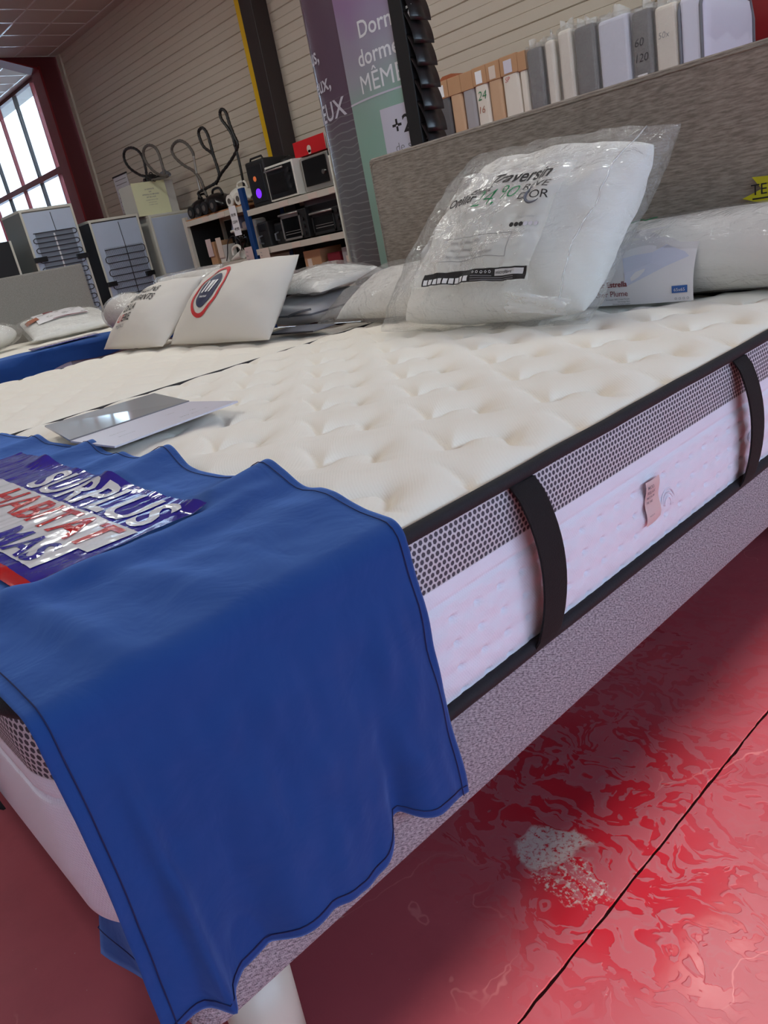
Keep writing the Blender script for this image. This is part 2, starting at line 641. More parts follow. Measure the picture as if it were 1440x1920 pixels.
def spline(P, k=6, closed=False):
    P = np.asarray(P, float)
    n = len(P)
    out = []
    rngi = range(n if closed else n - 1)
    for i in rngi:
        if closed:
            p0, p1, p2, p3 = P[(i - 1) % n], P[i], P[(i + 1) % n], P[(i + 2) % n]
        else:
            p0, p1, p2, p3 = P[max(i - 1, 0)], P[i], P[i + 1], P[min(i + 2, n - 1)]
        for t in np.linspace(0, 1, k, endpoint=False):
            out.append(0.5 * ((2 * p1) + (-p0 + p2) * t + (2 * p0 - 5 * p1 + 4 * p2 - p3) * t * t + (-p0 + 3 * p1 - 3 * p2 + p3) * t ** 3))
    if not closed:
        out.append(P[-1])
    return np.array(out)


def lathe(prof, cx, cy, seg=20):
    """prof: [(r, z)] around the vertical axis at cx, cy"""
    a = np.linspace(0, 2 * PI, seg, endpoint=False)
    P = np.array([[(cx + r * math.cos(t), cy + r * math.sin(t), z) for r, z in prof] for t in a])
    V, F = grid(P, True)
    n = len(prof)
    F.append(tuple(i * n for i in range(seg))[::-1])
    F.append(tuple(i * n + n - 1 for i in range(seg)))
    return V, F


def disc(c, nrm, r, seg=18, th=0.01, prof=None):
    """a turned piece along any axis; prof = [(r, h)]"""
    V, F = lathe(prof or [(r, 0), (r, th)], 0, 0, seg)
    q = Vector(nrm).to_track_quat('Z', 'Y').to_matrix()
    return np.array([list(q @ Vector(v) + Vector(c)) for v in V]), F


def ellipsoid(c, r, nu=20, nv=12, p=1.0):
    P = []
    for i in range(nu):
        a = 2 * PI * i / nu
        row = []
        for j in range(nv):
            b = -PI / 2 + PI * (j + 0.02) / (nv - 0.96)
            row.append((c[0] + r[0] * math.cos(b) * math.cos(a), c[1] + r[1] * math.cos(b) * math.sin(a), c[2] + r[2] * math.sin(b)))
        P.append(row)
    V, F = grid(np.array(P), True)
    F.append(tuple(i * nv for i in range(nu))[::-1])
    F.append(tuple(i * nv + nv - 1 for i in range(nu)))
    return V, F


def prism(poly, axis, a0, a1):
    """polygon in the plane normal to axis, extruded from a0 to a1; poly gives the other two coordinates in order"""
    n = len(poly)
    V = []
    for a in (a0, a1):
        for p, q in poly:
            V.append({'x': (a, p, q), 'y': (p, a, q), 'z': (p, q, a)}[axis])
    F = [tuple(range(n))[::-1], tuple(range(n, 2 * n))]
    F += [(i, (i + 1) % n, n + (i + 1) % n, n + i) for i in range(n)]
    return np.array(V, float), F


_tc = {}


def glyphs(text, bold=0.0, shear=0.0, fine=0):
    key = (text, bold, shear, fine)
    if key in _tc:
        return _tc[key]
    cu = bpy.data.curves.new('lettering', 'FONT')
    cu.body = text
    cu.offset = bold
    cu.shear = shear
    cu.resolution_u = 3
    o = bpy.data.objects.new('lettering', cu)
    COL.objects.link(o)
    dg = bpy.context.evaluated_depsgraph_get()
    me = bpy.data.meshes.new_from_object(o.evaluated_get(dg))
    bm = bmesh.new()
    bm.from_mesh(me)
    bmesh.ops.triangulate(bm, faces=bm.faces)
    for _ in range(fine):
        bmesh.ops.subdivide_edges(bm, edges=[e for e in bm.edges if e.calc_length() > 0.12], cuts=1, use_grid_fill=False)
        bmesh.ops.triangulate(bm, faces=bm.faces)
    bm.verts.index_update()
    V = np.array([v.co[:2] for v in bm.verts]) if len(bm.verts) else np.zeros((0, 2))
    F = [[v.index for v in f.verts] for f in bm.faces]
    bm.free()
    bpy.data.objects.remove(o)
    bpy.data.curves.remove(cu)
    bpy.data.meshes.remove(me)
    V = V / 0.73
    _tc[key] = (V, F)
    return _tc[key]


def text3(text, fn, s, t, h, aspect=1.0, align='L', bold=0.0, shear=0.0, fine=0, stretch=1.0):
    """lettering laid on the surface fn(s, t) -> point; h is the cap height in t; aspect = surface width / height"""
    V, F = glyphs(text, bold, shear, fine)
    w = (V[:, 0].max() - V[:, 0].min()) if len(V) else 0
    x0 = V[:, 0].min() if len(V) else 0
    off = {'L': 0, 'C': -w / 2, 'R': -w}[align]
    P = [fn(s + (x - x0 + off) * h * stretch / aspect, t + y * h) for x, y in V]
    return np.array(P), F


def bil(a, b, c, d):
    """flat patch with corners a (0,0) b (1,0) c (1,1) d (0,1)"""
    a, b, c, d = map(lambda q: np.array(q, float), (a, b, c, d))
    return lambda s, t: (a * (1 - s) + b * s) * (1 - t) + (d * (1 - s) + c * s) * t


def patch(fn, s0, s1, t0, t1, ns=2, nt=2):
    P = np.array([[fn(s, t) for t in np.linspace(t0, t1, nt)] for s in np.linspace(s0, s1, ns)])
    return grid(P)


def wob(x, y, z, s, seed=0.0):
    return noise.noise(Vector((x * s + seed, y * s - seed * 0.7, z * s + seed * 1.3)))


# ------------------------------------------------------------------ the room
WY = 5.76          # wall with the cladding
CZ = 4.172         # ceiling
XR = 4.5           # open side towards the daylight
XL = -18.0

fl = thing('floor', None, None, (-6, 1, 0))
tag(fl, kind='structure')


def slab(x0, x1, y0, y1, jag0, jag1):
    ys = np.concatenate([[y0], np.linspace(-0.5, 3.5, 320), [y1]]) if (jag0 or jag1) else np.array([y0, y1])
    l = np.array([x0 + (0.0022 * wob(0, y, 0, 24, 3.1) + 0.0018 * wob(0, y, 0, 80, 9.1) if jag0 else 0) for y in ys])
    r = np.array([x1 + (0.0022 * wob(0, y, 0, 24, 5.7) + 0.0018 * wob(0, y, 0, 80, 2.1) if jag1 else 0) for y in ys])
    P = np.stack([np.stack([l, ys, np.zeros_like(ys) - 0.02], 1), np.stack([l, ys, np.zeros_like(ys)], 1),
                  np.stack([r, ys, np.zeros_like(ys)], 1), np.stack([r, ys, np.zeros_like(ys) - 0.02], 1)])
    return grid(P)


JX = -0.503
for a, b in ((XL, -9.5), (-9.5, -5.0)):
    mk('floor_slab', slab(a + 0.004, b - 0.004, -5, WY, False, False), 'floor', fl)
mk('floor_slab', slab(-4.996, JX - 0.0026, -5, WY, False, True), 'floor', fl)
mk('floor_slab', slab(JX + 0.0026, XR, -5, WY, True, False), 'floor', fl)
mk('joint_filler', box(XL, XR, -5, WY, -0.03, -0.004), 'joint', fl)

wb = thing('wall_back', None, None, (-4, WY, 0))
tag(wb, kind='structure')
mk('backing', box(-12.35, XR, WY + 0.02, WY + 0.12, 0, CZ + 0.1), 'sidback', wb)
BH = 0.168
prof = [(WY + 0.02, 0.0), (WY + 0.008, 0.0), (WY, 0.006), (WY, BH * 0.5 - 0.004), (WY + 0.004, BH * 0.5 - 0.001), (WY + 0.004, BH * 0.5 + 0.001),
        (WY, BH * 0.5 + 0.004), (WY, BH - 0.008), (WY + 0.006, BH - 0.003), (WY + 0.02, BH - 0.003)]
b0 = None
for i in range(25):
    if b0 is None:
        b0 = mk('siding_board', prism(prof, 'x', -12.35, XR), 'siding', wb)
        continue
    c = b0.copy()
    c.location.z += i * BH
    COL.objects.link(c)
mk('corner_trim', box(-12.40, -12.28, WY - 0.03, WY + 0.02, 0, CZ, 0.004), 'siding', wb)

wr = thing('wall_right', None, None, (XR, 0, 0))
tag(wr, kind='structure')
mk('header', box(XR, XR + 0.12, -5, WY + 0.1, 2.965, CZ + 0.1), 'plaster', wr)
mk('added_sill', box(XR, XR + 0.12, -3.6, 4.7, 0, 1.9), 'plaster', wr)  # unseen sill, added to narrow the sunlit floor strip and its red bounce
mk('pier', box(XR, XR + 0.12, -5, -3.6, 0, 2.965), 'plaster', wr)
mk('pier', box(XR, XR + 0.12, 4.7, WY + 0.1, 0, 2.965), 'plaster', wr)
wf = mk('wall_front', box(XL, XR, -5.12, -5, 0, CZ + 0.1), 'plaster', kind='structure')
wl_ = mk('wall_left', box(XL - 0.12, XL, -5.1, WY + 0.1, 0, CZ + 0.1), 'plaster', kind='structure')

# ceiling: tiles that the picture shows one by one, plain panel beyond
ce = thing('ceiling', None, None, (-6, 1, CZ))
tag(ce, kind='structure')
TS = 0.4875
tx0 = -16.8
ntx, nty = 23, 9
ty0 = WY - 0.14 - TS * nty
tb = box(0.012, TS - 0.012, 0.012, TS - 0.012, 0.004, 0.016)
t0 = None
for i in range(ntx):
    for j in range(nty):
        if t0 is None:
            t0 = mk('ceiling_tile', (tb[0] + np.array([tx0, ty0, CZ]), tb[1]), 'tile', ce)
            continue
        c = t0.copy()
        c.location = (t0.location.x + i * TS, t0.location.y + j * TS, t0.location.z)
        COL.objects.link(c)
tx1, ty1 = tx0 + TS * ntx, ty0 + TS * nty
for i in range(ntx + 1):
    mk('ceiling_rail', box(tx0 + i * TS - 0.012, tx0 + i * TS + 0.012, ty0, ty1, CZ, CZ + 0.012), 'rail', ce)
for j in range(nty + 1):
    mk('ceiling_rail', box(tx0, tx1, ty0 + j * TS - 0.012, ty0 + j * TS + 0.012, CZ + 0.0005, CZ + 0.0125), 'rail', ce)
mk('ceiling_border', box(tx0, tx1, ty1 + 0.012, WY + 0.02, CZ + 0.001, CZ + 0.016), 'tile', ce)
mk('ceiling_panel', box(tx1 + 0.012, XR, -5, WY + 0.02, CZ, CZ + 0.02), 'tile', ce)
mk('ceiling_panel', box(XL, tx0 - 0.012, -5, WY + 0.02, CZ, CZ + 0.02), 'tile', ce)
mk('ceiling_panel', box(tx0, tx1, -5, ty0 - 0.012, CZ, CZ + 0.02), 'tile', ce)
mk('roof_deck', box(XL - 0.2, XR + 0.2, -5.2, WY + 0.2, CZ + 0.06, CZ + 0.12), 'plaster', ce)

# red portal frame beside the glazing: column, haunch and rafter stub
pf = thing('steel_column', 'red steel portal column beside the tall glazing, with a haunch up to the ceiling', 'column', (-12.55, 5.5, 0))
mk('column_web', box(-12.62, -12.42, 5.44, 5.76, 0, CZ), 'shadedred', pf)
mk('column_flange', box(-12.72, -12.40, 5.42, 5.45, 0, 4.05), 'redpaint', pf)
mk('haunch', prism([(5.44, 4.02), (5.44, CZ), (4.85, CZ)], 'x', -12.62, -12.42), 'shadedred', pf)
hv, hf = prism([(5.43, 4.00), (5.45, 4.02), (4.85, CZ), (4.80, CZ)], 'x', -12.70, -12.40)
mk('haunch_flange', (hv, hf), 'redpaint', pf)

pc = thing('steel_column', 'dark brown steel column with a yellow safety strip against the cladding', 'column', (-7.4, 5.7, 0))
mk('column_web', box(-7.47, -7.26, 5.56, 5.758, 0, CZ, 0.004), 'brownsteel', pc)
mk('safety_strip', box(-7.60, -7.47, 5.60, 5.758, 0, CZ, 0.004), 'yellow', pc)

pr = thing('steel_column', 'red steel column at the end of the cladding beyond the wrapped cot mattresses', 'column', (-2.2, 5.6, 0))
mk('column_flange', box(-2.40, -2.05, 5.50, 5.53, 0, CZ), 'redpaint', pr)
mk('column_web', box(-2.26, -2.20, 5.53, 5.758, 0, CZ), 'redpaint', pr)
mk('cable_duct', box(-2.52, -2.41, 5.66, 5.758, 0, CZ, 0.004), 'greyfab', pr, label='grey vertical duct')

# tall glazing left of the portal frame
wd = thing('window_1', None, None, (-15, WY, 0))
tag(wd, kind='structure')
ZT = 2.80
mk('window_frame', box(XL, -12.66, WY - 0.02, WY + 0.06, CZ - 0.05, CZ), 'shadedred', wd)
mk('window_frame', box(-12.74, -12.66, WY - 0.03, WY + 0.06, 0, CZ), 'redpaint', wd)
mk('window_transom', box(XL, -12.66, WY - 0.05, WY + 0.06, ZT - 0.045, ZT + 0.045), 'redpaint', wd)
mx_ = [-12.70 - 0.93 - 0.86 * i for i in range(6)]
for i, x in enumerate(mx_):
    mk('window_mullion', box(x - 0.012, x + 0.012, WY - 0.02, WY + 0.05, 0, CZ), 'redpaint' if i % 2 == 0 else 'brownsteel', wd)
ed = [-12.74] + mx_
for i in range(len(ed) - 1):
    for z0, z1 in ((0, ZT - 0.045), (ZT + 0.045, CZ - 0.05)):
        mk('window_pane', box(ed[i + 1] + 0.018, ed[i] - 0.018, WY + 0.008, WY + 0.014, z0, z1), 'glass', wd)

# outside: ground, the sunlit building across the yard, a canopy over the glazing
mk('ground', box(-40, XL - 0.2, -20, 30, -0.06, -0.03), 'concrete', kind='structure')
mk('ground', box(XR, 30, -30, 30, -0.06, -0.03), 'concrete', kind='structure')
mk('ground', box(XL - 0.2, XR, WY + 0.2, 30, -0.06, -0.03), 'concrete', kind='structure')
mk('white_building', box(-40, -6, 7.4, 13, 0, 4.7), 'facade', label='white building across the yard, sunlit above and shaded below, seen through the tall glazing', cat='building')
mk('canopy', box(-19, -12.0, WY + 0.12, 6.33, 4.238, 4.33), 'plaster', label='pale canopy over the outside of the tall glazing', cat='canopy')

# ------------------------------------------------------------------ mattresses
def stitch_tile(PX, PY, curve, weights, sigma, stagger=True, res=0.003):
    """depth field of one repeat of a quilting stitch, sampled on a tile PX x PY"""
    nx, ny = int(PX / res), int(PY / res)
    gx, gy = np.meshgrid((np.arange(nx) + 0.5) * PX / nx, (np.arange(ny) + 0.5) * PY / ny, indexing='ij')
    c = spline(np.array([(a, b, w) for (a, b), w in zip(curve, weights)]), 8)
    best = np.zeros_like(gx)
    for ox, oy in ([(0, 0), (PX / 2, PY / 2)] if stagger else [(0, 0)]):
        for ix in (-1, 0, 1):
            for iy in (-1, 0, 1):
                for px, py, w in c:
                    d = np.hypot(gx - px - ox - ix * PX, gy - py - oy - iy * PY)
                    best = np.maximum(best, max(w, 0) * (0.62 * np.exp(-d / sigma) + 0.38 * np.exp(-d / 0.006)))
    return best


def tile_sample(T, PX, PY, x, y):
    nx, ny = T.shape
    fx, fy = (x / PX * nx - 0.5) % nx, (y / PY * ny - 0.5) % ny
    i, j = np.floor(fx).astype(int), np.floor(fy).astype(int)
    a, b = fx - i, fy - j
    i0, j0, i1, j1 = i % nx, j % ny, (i + 1) % nx, (j + 1) % ny
    return (T[i0, j0] * (1 - a) + T[i1, j0] * a) * (1 - b) + (T[i0, j1] * (1 - a) + T[i1, j1] * a) * b


QC = [(-0.125, 0.048), (-0.080, 0.040), (-0.036, 0.022), (0.0, 0.0), (-0.006, 0.022), (-0.002, 0.046), (0.016, 0.066), (0.042, 0.082),
      (0.072, 0.056), (0.098, 0.034), (0.150, 0.040)]
QW = [0.0, 0.45, 0.8, 1.0, 1.0, 1.0, 1.0, 1.0, 0.75, 0.4, 0.0]
QT = stitch_tile(0.33, 0.26, QC, QW, 0.026, res=0.002)


def rounded_rect(x0, x1, y0, y1, r, step):
    """points round the outline, with outward normals and arc length"""
    pts, nrm = [], []
    segs = [((x0 + r, y0), (x1 - r, y0), (0, -1)), ((x1, y0 + r), (x1, y1 - r), (1, 0)), ((x1 - r, y1), (x0 + r, y1), (0, 1)), ((x0, y1 - r), (x0, y0 + r), (-1, 0))]
    cs = [(x1 - r, y0 + r, -PI / 2), (x1 - r, y1 - r, 0), (x0 + r, y1 - r, PI / 2), (x0 + r, y0 + r, PI)]
    for (a, b, n), (cx, cy, a0) in zip(segs, cs):
        L = math.hypot(b[0] - a[0], b[1] - a[1])
        k = max(2, int(L / step))
        for t in np.linspace(0, 1, k):
            pts.append((a[0] + (b[0] - a[0]) * t, a[1] + (b[1] - a[1]) * t))
            nrm.append(n)
        k = max(4, int(r * PI / 2 / step))
        for t in np.linspace(0, 1, k + 1)[1:-1]:
            an = a0 + t * PI / 2
            pts.append((cx + r * math.cos(an), cy + r * math.sin(an)))
            nrm.append((math.cos(an), math.sin(an)))
    P, N = np.array(pts), np.array(nrm)
    d = np.linalg.norm(np.roll(P, -1, 0) - P, axis=1)
    s = np.concatenate([[0], np.cumsum(d)[:-1]])
    return P, N, s


def top_panel(x0, x1, y0, y1, r, zt, step, bulge, depth, sampler, drop=0.012):
    nx, ny = int((x1 - x0) / step) + 1, int((y1 - y0) / step) + 1
    X, Y = np.meshgrid(np.linspace(x0, x1, nx), np.linspace(y0, y1, ny), indexing='ij')
    cx, cy = (x0 + x1) / 2, (y0 + y1) / 2
    hx, hy = (x1 - x0) / 2, (y1 - y0) / 2
    qx, qy = np.maximum(np.abs(X - cx) - (hx - r), 0), np.maximum(np.abs(Y - cy) - (hy - r), 0)
    m, l = np.maximum(qx, qy), np.hypot(qx, qy) + 1e-9
    k = np.where((qx > 0) & (qy > 0), m / l, 1.0)
    X2 = np.where(qx > 0, cx + np.sign(X - cx) * ((hx - r) + qx * k), X)
    Y2 = np.where(qy > 0, cy + np.sign(Y - cy) * ((hy - r) + qy * k), Y)
    d = np.minimum(np.minimum(hx - np.abs(X - cx), hy - np.abs(Y - cy)), 0.3)
    edge = 1 - np.exp(-d / 0.022)
    fade = np.clip(d / 0.035, 0, 1)
    q = sampler(X2, Y2)
    Z = zt - drop + (drop + bulge) * edge - depth * q * fade
    n = np.array([[noise.noise(Vector((a * 2.2, b * 2.2, 5.0))) for b in np.linspace(y0, y1, 40)] for a in np.linspace(x0, x1, 40)])
    iu = np.linspace(0, 39, nx)
    iv = np.linspace(0, 39, ny)
    n2 = np.array([np.interp(iv, np.arange(40), row) for row in n])
    n3 = np.array([np.interp(iu, np.arange(40), n2[:, j]) for j in range(ny)]).T
    Z = Z + 0.004 * n3 * fade
    return grid(np.stack([X2, Y2, Z], 2))


def side_strip(P, N, s, zs, offs, dent=None):
    rows = []
    for z, o in zip(zs, offs):
        oo = np.full(len(P), o)
        if dent is not None:
            oo = oo + dent(s, z, P)
        rows.append(np.concatenate([P + N * oo[:, None], np.full((len(P), 1), z)], 1))
    G = np.stack(rows, 1)
    uv = np.stack([np.repeat(s[:, None], len(zs), 1), np.repeat(np.array(zs)[None], len(P), 0)], 2).reshape(-1, 2)
    return grid(G, True), uv


# ---- the big bed in front
BX0, BX1, BY0, BY1 = -2.240, -0.637, 0.104, 2.060
ZB, ZM, ZT_ = 0.347, 0.530, 0.612
ms = thing('mattress', 'thick white quilted mattress with black piping and handles on the grey bed in front', 'mattress', (-1.44, 1.09, 0.347))
P, N, s_ = rounded_rect(BX0, BX1, BY0, BY1, 0.12, 0.0028)
mk('quilted_top', top_panel(BX0 + 0.006, BX1 - 0.006, BY0 + 0.006, BY1 - 0.006, 0.114, 0.622, 0.004, 0.015, 0.036,
                            lambda x, y: tile_sample(QT, 0.33, 0.26, x + 0.961, y - 0.672)), 'quilt', ms, smooth=True)
zs = np.linspace(ZM - 0.002, ZT_, 8)
sv_, uv = side_strip(P, N, s_, zs, 0.003 * np.sin(np.linspace(0, PI, 8)))
mk('mesh_band', sv_, 'mesh', ms, smooth=True, uv=uv)

# dimple rows as measured on the long side; the same spacing all round
DY, DZ = 0.0490, 0.0360
iy_ = np.argmin(np.hypot(P[:, 0] - BX1, P[:, 1] - 0.593))
S_OFF = s_[iy_]


def dent(s, z, P):
    o = np.zeros_like(s)
    if z < 0.497:
        ds = ((s - S_OFF + DY / 2) % DY) - DY / 2
        dz = ((z - 0.479 + DZ / 2) % DZ) - DZ / 2
        o -= 0.019 * np.exp(-np.hypot(ds * 0.85, dz * 1.5) / 0.0042) * (P[:, 1] > BY0 + 0.03)
        o += 0.0020 * np.cos(2 * PI * (s - S_OFF) / DY + PI) * np.cos(2 * PI * (z - 0.479) / DZ + PI) * (P[:, 1] > BY0 + 0.03)
    o -= 0.004 * math.exp(-((z - 0.506) / 0.0035) ** 2)
    return o


# fine rows for the dimples
zs = np.linspace(ZB, ZM, 68)
offs = 0.006 * np.sin(np.linspace(0.05, PI - 0.1, 68)) ** 0.6 - 0.001
sv_, uv = side_strip(P, N, s_, zs, offs, dent)
mk('quilted_border', sv_, 'border', ms, smooth=True, uv=uv)


def piping(name, z, r, off, parent, open_foot=False):
    Q = np.concatenate([P + N * off, np.full((len(P), 1), z)], 1)[::6]
    Q[:, 2] += [0.0015 * wob(a, b, 0, 9, z * 40) for a, b, c in Q]
    if open_foot:       # the lower tape stops at the foot corners
        i = int(np.argmin(np.abs(Q[:, 0] - (BX1 + off)) + np.abs(Q[:, 1] - (BY0 + 0.16))))
        Q = np.roll(Q, -i, 0)
        Q = Q[:int(np.argmin(np.hypot(Q[:, 0] - BX0, Q[:, 1] - BY0 - 0.16)))]
    return mk(name, tube(Q, r, 8, closed=not open_foot), 'piping', parent, smooth=True)


piping('top_piping', 0.6145, 0.0105, 0.002, ms)
piping('bottom_piping', ZB + 0.0115, 0.0105, 0.004, ms, True)
mk('underside', box(BX0 + 0.02, BX1 - 0.02, BY0 + 0.02, BY1 - 0.02, ZB, ZB + 0.01), 'border', ms)


def handle(parent, fx, c, w=0.052, z0=0.353, z1=0.606, bow=0.026, mat='strap'):
    """vertical webbing handle; fx(side, out, z) -> point"""
    prof_ = []
    for t in np.linspace(0, 1, 15):
        z = z1 + (z0 - z1) * t
        o = 0.009 + bow * math.sin(PI * t) ** 0.6
        sft = 0.012 * math.sin(PI * t)
        prof_.append((z, o, sft))
    outer = [[fx(c + sft + q, o + 0.002, z) for q in (-w / 2, -w / 2 + 0.003, 0, w / 2 - 0.003, w / 2)] for z, o, sft in prof_]
    inner = [[fx(c + sft + q, o - 0.0015, z) for q in (w / 2, -w / 2)] for z, o, sft in prof_]
    G = np.array([a + b + [a[0]] for a, b in zip(outer, inner)])
    V, F = grid(G)
    return mk('handle', (V, F), mat, parent, smooth=True)


fside = lambda y, o, z: (BX1 + o, y, z)
ffoot = lambda x, o, z: (x, BY0 - o, z)
handle(ms, fside, 0.755)
handle(ms, fside, 1.415)
handle(ms, ffoot, -1.03, bow=0.035)
handle(ms, ffoot, -1.95)
# pink satin tag sewn on the border
tb_ = bil((BX1 + 0.010, 1.053, 0.414), (BX1 + 0.010, 1.101, 0.417), (BX1 + 0.012, 1.100, 0.491), (BX1 + 0.012, 1.055, 0.492))


def tagf(s, t):
    p = tb_(s, t)
    p[0] += 0.002 * math.sin(t * 9) + 0.0015 * math.sin(s * 4)
    return p


tg = mk('sewn_label', patch(tagf, 0, 1, 0, 1, 8, 24), 'tagfab', ms, smooth=True, label='pinkish woven label')
tagf2 = lambda s, t: tagf(s, t) + np.array([0.0012, 0, 0])
mk('lettering', cat_(text3('MOD.', tagf2, 0.08, 0.83, 0.075, 0.63, bold=0.01), text3('RELAX', tagf2, 0.08, 0.71, 0.075, 0.63, bold=0.01),
                     text3('MEDIUM', tagf2, 0.08, 0.60, 0.06, 0.63, bold=0.01), text3('PR 140', tagf2, 0.08, 0.49, 0.06, 0.63, bold=0.01),
                     text3('MADE IN', tagf2, 0.12, 0.20, 0.035, 0.63)), 'greyink', tg)
# embossed swirls in the border
for yc in (1.135, 1.475):
    sw = []
    for k in range(3):
        r0 = 0.009 + 0.006 * k
        sw.append(tube([(BX1 + 0.0048, yc + 1.1 * r0 * math.cos(a), 0.425 + r0 * math.sin(a) * 1.25) for a in np.linspace(-0.6 + k * 0.3, 3.3 - 0.2 * k, 16)], 0.0018, 5))
    mk('embossed_swirl', cat_(*sw), 'border', ms, smooth=True)

# upholstered base on round legs
bs = thing('bed_base', 'heather grey upholstered bed base on pale round legs under the front mattress', 'bed base', (-1.44, 1.1, 0))


def base_box(x0, x1, y0, y1, z0, z1, r=0.03):
    P_, N_, s2 = rounded_rect(x0, x1, y0, y1, r, 0.02)
    prof_ = [(z0, -0.03), (z0, -0.008), (z0 + 0.003, -0.002), (z0 + 0.010, 0.0)] + [(z0 + (z1 - z0) * t, 0.004 * math.sin(PI * t)) for t in np.linspace(0.1, 0.9, 7)] + [(z1 - 0.006, 0), (z1, -0.008), (z1, -0.04)]
    (V, F), uv_ = side_strip(P_, N_, s2, [p[0] for p in prof_], [p[1] for p in prof_])
    n, k = len(P_), len(prof_)
    F.append(tuple(i * k for i in range(n))[::-1])
    F.append(tuple(i * k + k - 1 for i in range(n)))
    return (V, F), uv_


vf, uv = base_box(-2.236, -0.643, 0.137, 2.074, 0.194, 0.345)
mk('upholstered_box', vf, 'base', bs, uv=uv)
for x, y in ((-0.700, 0.226), (-2.17, 0.226), (-0.70, 1.95), (-2.17, 1.95)):
    mk('leg', lathe([(0.0, 0), (0.036, 0), (0.040, 0.004), (0.046, 0.193), (0.0, 0.193)], x, y, 28), 'leg', bs, smooth=True)

# headboard
hbx0, hbx1, hby0, hby1, hbz = -2.235, -0.54, 2.079, 2.150, 1.186
hb = thing('headboard', 'long taupe grey fabric headboard with a piped top edge behind the front bed', 'headboard', (-1.39, 2.11, 0))
P2, N2, s2 = rounded_rect(hbx0, hbx1, 0.0, hbz, 0.016, 0.02)
rows = []
for y, o in ((hby1, -0.012), (hby1 - 0.008, 0), (hby0 + 0.008, 0), (hby0 + 0.002, -0.004), (hby0, -0.012)):
    q = P2 + N2 * o
    rows.append(np.stack([q[:, 0], np.full(len(q), y), q[:, 1]], 1))
V, F = grid(np.stack(rows, 1), True)
n = len(P2)
F.append(tuple(i * 5 + 4 for i in range(n)))
F.append(tuple(i * 5 for i in range(n))[::-1])
mk('padded_panel', (V, F), 'headb', hb)
mk('edge_seam', tube([(hbx0 + 0.012, hby0 - 0.0005, 0.3), (hbx0 + 0.012, hby0 - 0.0005, hbz - 0.03), (hbx0 + 0.03, hby0 - 0.0005, hbz - 0.012), (hbx1 - 0.03, hby0 - 0.0005, hbz - 0.012), (hbx1 - 0.012, hby0 - 0.0005, hbz - 0.03), (hbx1 - 0.012, hby0 - 0.0005, 0.3)], 0.003, 6), 'headb', hb, smooth=True)

# ---- second mattress, side by side with the first
m2 = thing('mattress', 'cream quilted mattress lying against the far side of the front mattress, under two printed pillows', 'mattress', (-3.06, 1.1, 0.347))
Q2C = [(-0.14, 0.0), (-0.08, 0.035), (0.0, 0.02), (0.07, -0.03), (0.14, 0.0)]
Q2T = stitch_tile(0.28, 0.20, Q2C, [0.6, 1, 0.9, 1, 0.6], 0.03, res=0.005)
P, N, s_ = rounded_rect(-3.875, -2.276, 0.10, 2.07, 0.085, 0.03)
mk('quilted_top', top_panel(-3.87, -2.282, 0.105, 2.065, 0.08, 0.615, 0.010, 0.012, 0.016, lambda x, y: tile_sample(Q2T, 0.28, 0.20, x, y), 0.02), 'quilt', m2, smooth=True)
zs = np.linspace(0.347, 0.605, 8)
sv_, uv = side_strip(P, N, s_, zs, 0.006 * np.sin(np.linspace(0, PI, 8)))
mk('border', sv_, 'border', m2, smooth=True, uv=uv)
piping('piping', 0.606, 0.008, 0.001, m2)
mk('underside', box(-3.85, -2.30, 0.12, 2.05, 0.347, 0.357), 'border', m2)
b2 = thing('bed_base', 'grey upholstered bed base mostly hidden under the second mattress', 'bed base', (-3.06, 1.1, 0))
vf, uv = base_box(-3.85, -2.266, 0.13, 2.07, 0.194, 0.344)
mk('upholstered_box', vf, 'base', b2, uv=uv)
for x, y in ((-2.33, 0.226), (-3.78, 0.226), (-2.33, 1.95), (-3.78, 1.95)):
    mk('leg', lathe([(0.0, 0), (0.036, 0), (0.046, 0.193), (0.0, 0.193)], x, y, 16), 'leg', b2, smooth=True)

# ---- third bed, turned with its foot towards the second
m3 = thing('mattress', 'white mattress with grey side on the far left bed under a blue foot cover', 'mattress', (-5.85, 2.05, 0.347))
P, N, s_ = rounded_rect(-6.85, -4.86, 1.28, 2.84, 0.085, 0.03)
mk('quilted_top', top_panel(-6.845, -4.865, 1.285, 2.835, 0.08, 0.622, 0.016, 0.012, 0.014, lambda x, y: tile_sample(Q2T, 0.28, 0.20, y, x), 0.02), 'quilt', m3, smooth=True)
sv_, uv = side_strip(P, N, s_, zs, 0.006 * np.sin(np.linspace(0, PI, 8)))
mk('border', sv_, 'cotm', m3, smooth=True, uv=uv)
piping('piping', 0.598, 0.008, 0.002, m3)
lb = mk('sewn_label', patch(bil((-4.845, 1.63, 0.50), (-4.845, 1.76, 0.50), (-4.845, 1.76, 0.565), (-4.845, 1.63, 0.565)), 0, 1, 0, 1), 'lilac', m3, label='pale label on the grey side')
mk('handle', box(-4.855, -4.84, 1.585, 1.61, 0.36, 0.58), 'strap', m3)
b3 = thing('bed_base', 'grey upholstered bed base under the far left mattress', 'bed base', (-5.85, 2.05, 0))
vf, uv = base_box(-6.85, -4.87, 1.29, 2.83, 0.194, 0.344)
mk('upholstered_box', vf, 'base', b3, uv=uv)
for x, y in ((-4.95, 1.37), (-4.95, 2.75), (-6.77, 1.37), (-6.77, 2.75)):
    mk('leg', lathe([(0.0, 0), (0.036, 0), (0.046, 0.193), (0.0, 0.193)], x, y, 16), 'leg', b3, smooth=True)
h3 = thing('headboard', 'plain grey fabric headboard of the far left bed in front of the refrigerator backs', 'headboard', (-6.92, 2.05, 0))
mk('padded_panel', box(-6.96, -6.875, 1.2, 2.86, 0.0, 1.152, 0.014), 'darkgrey', h3, smooth=False)
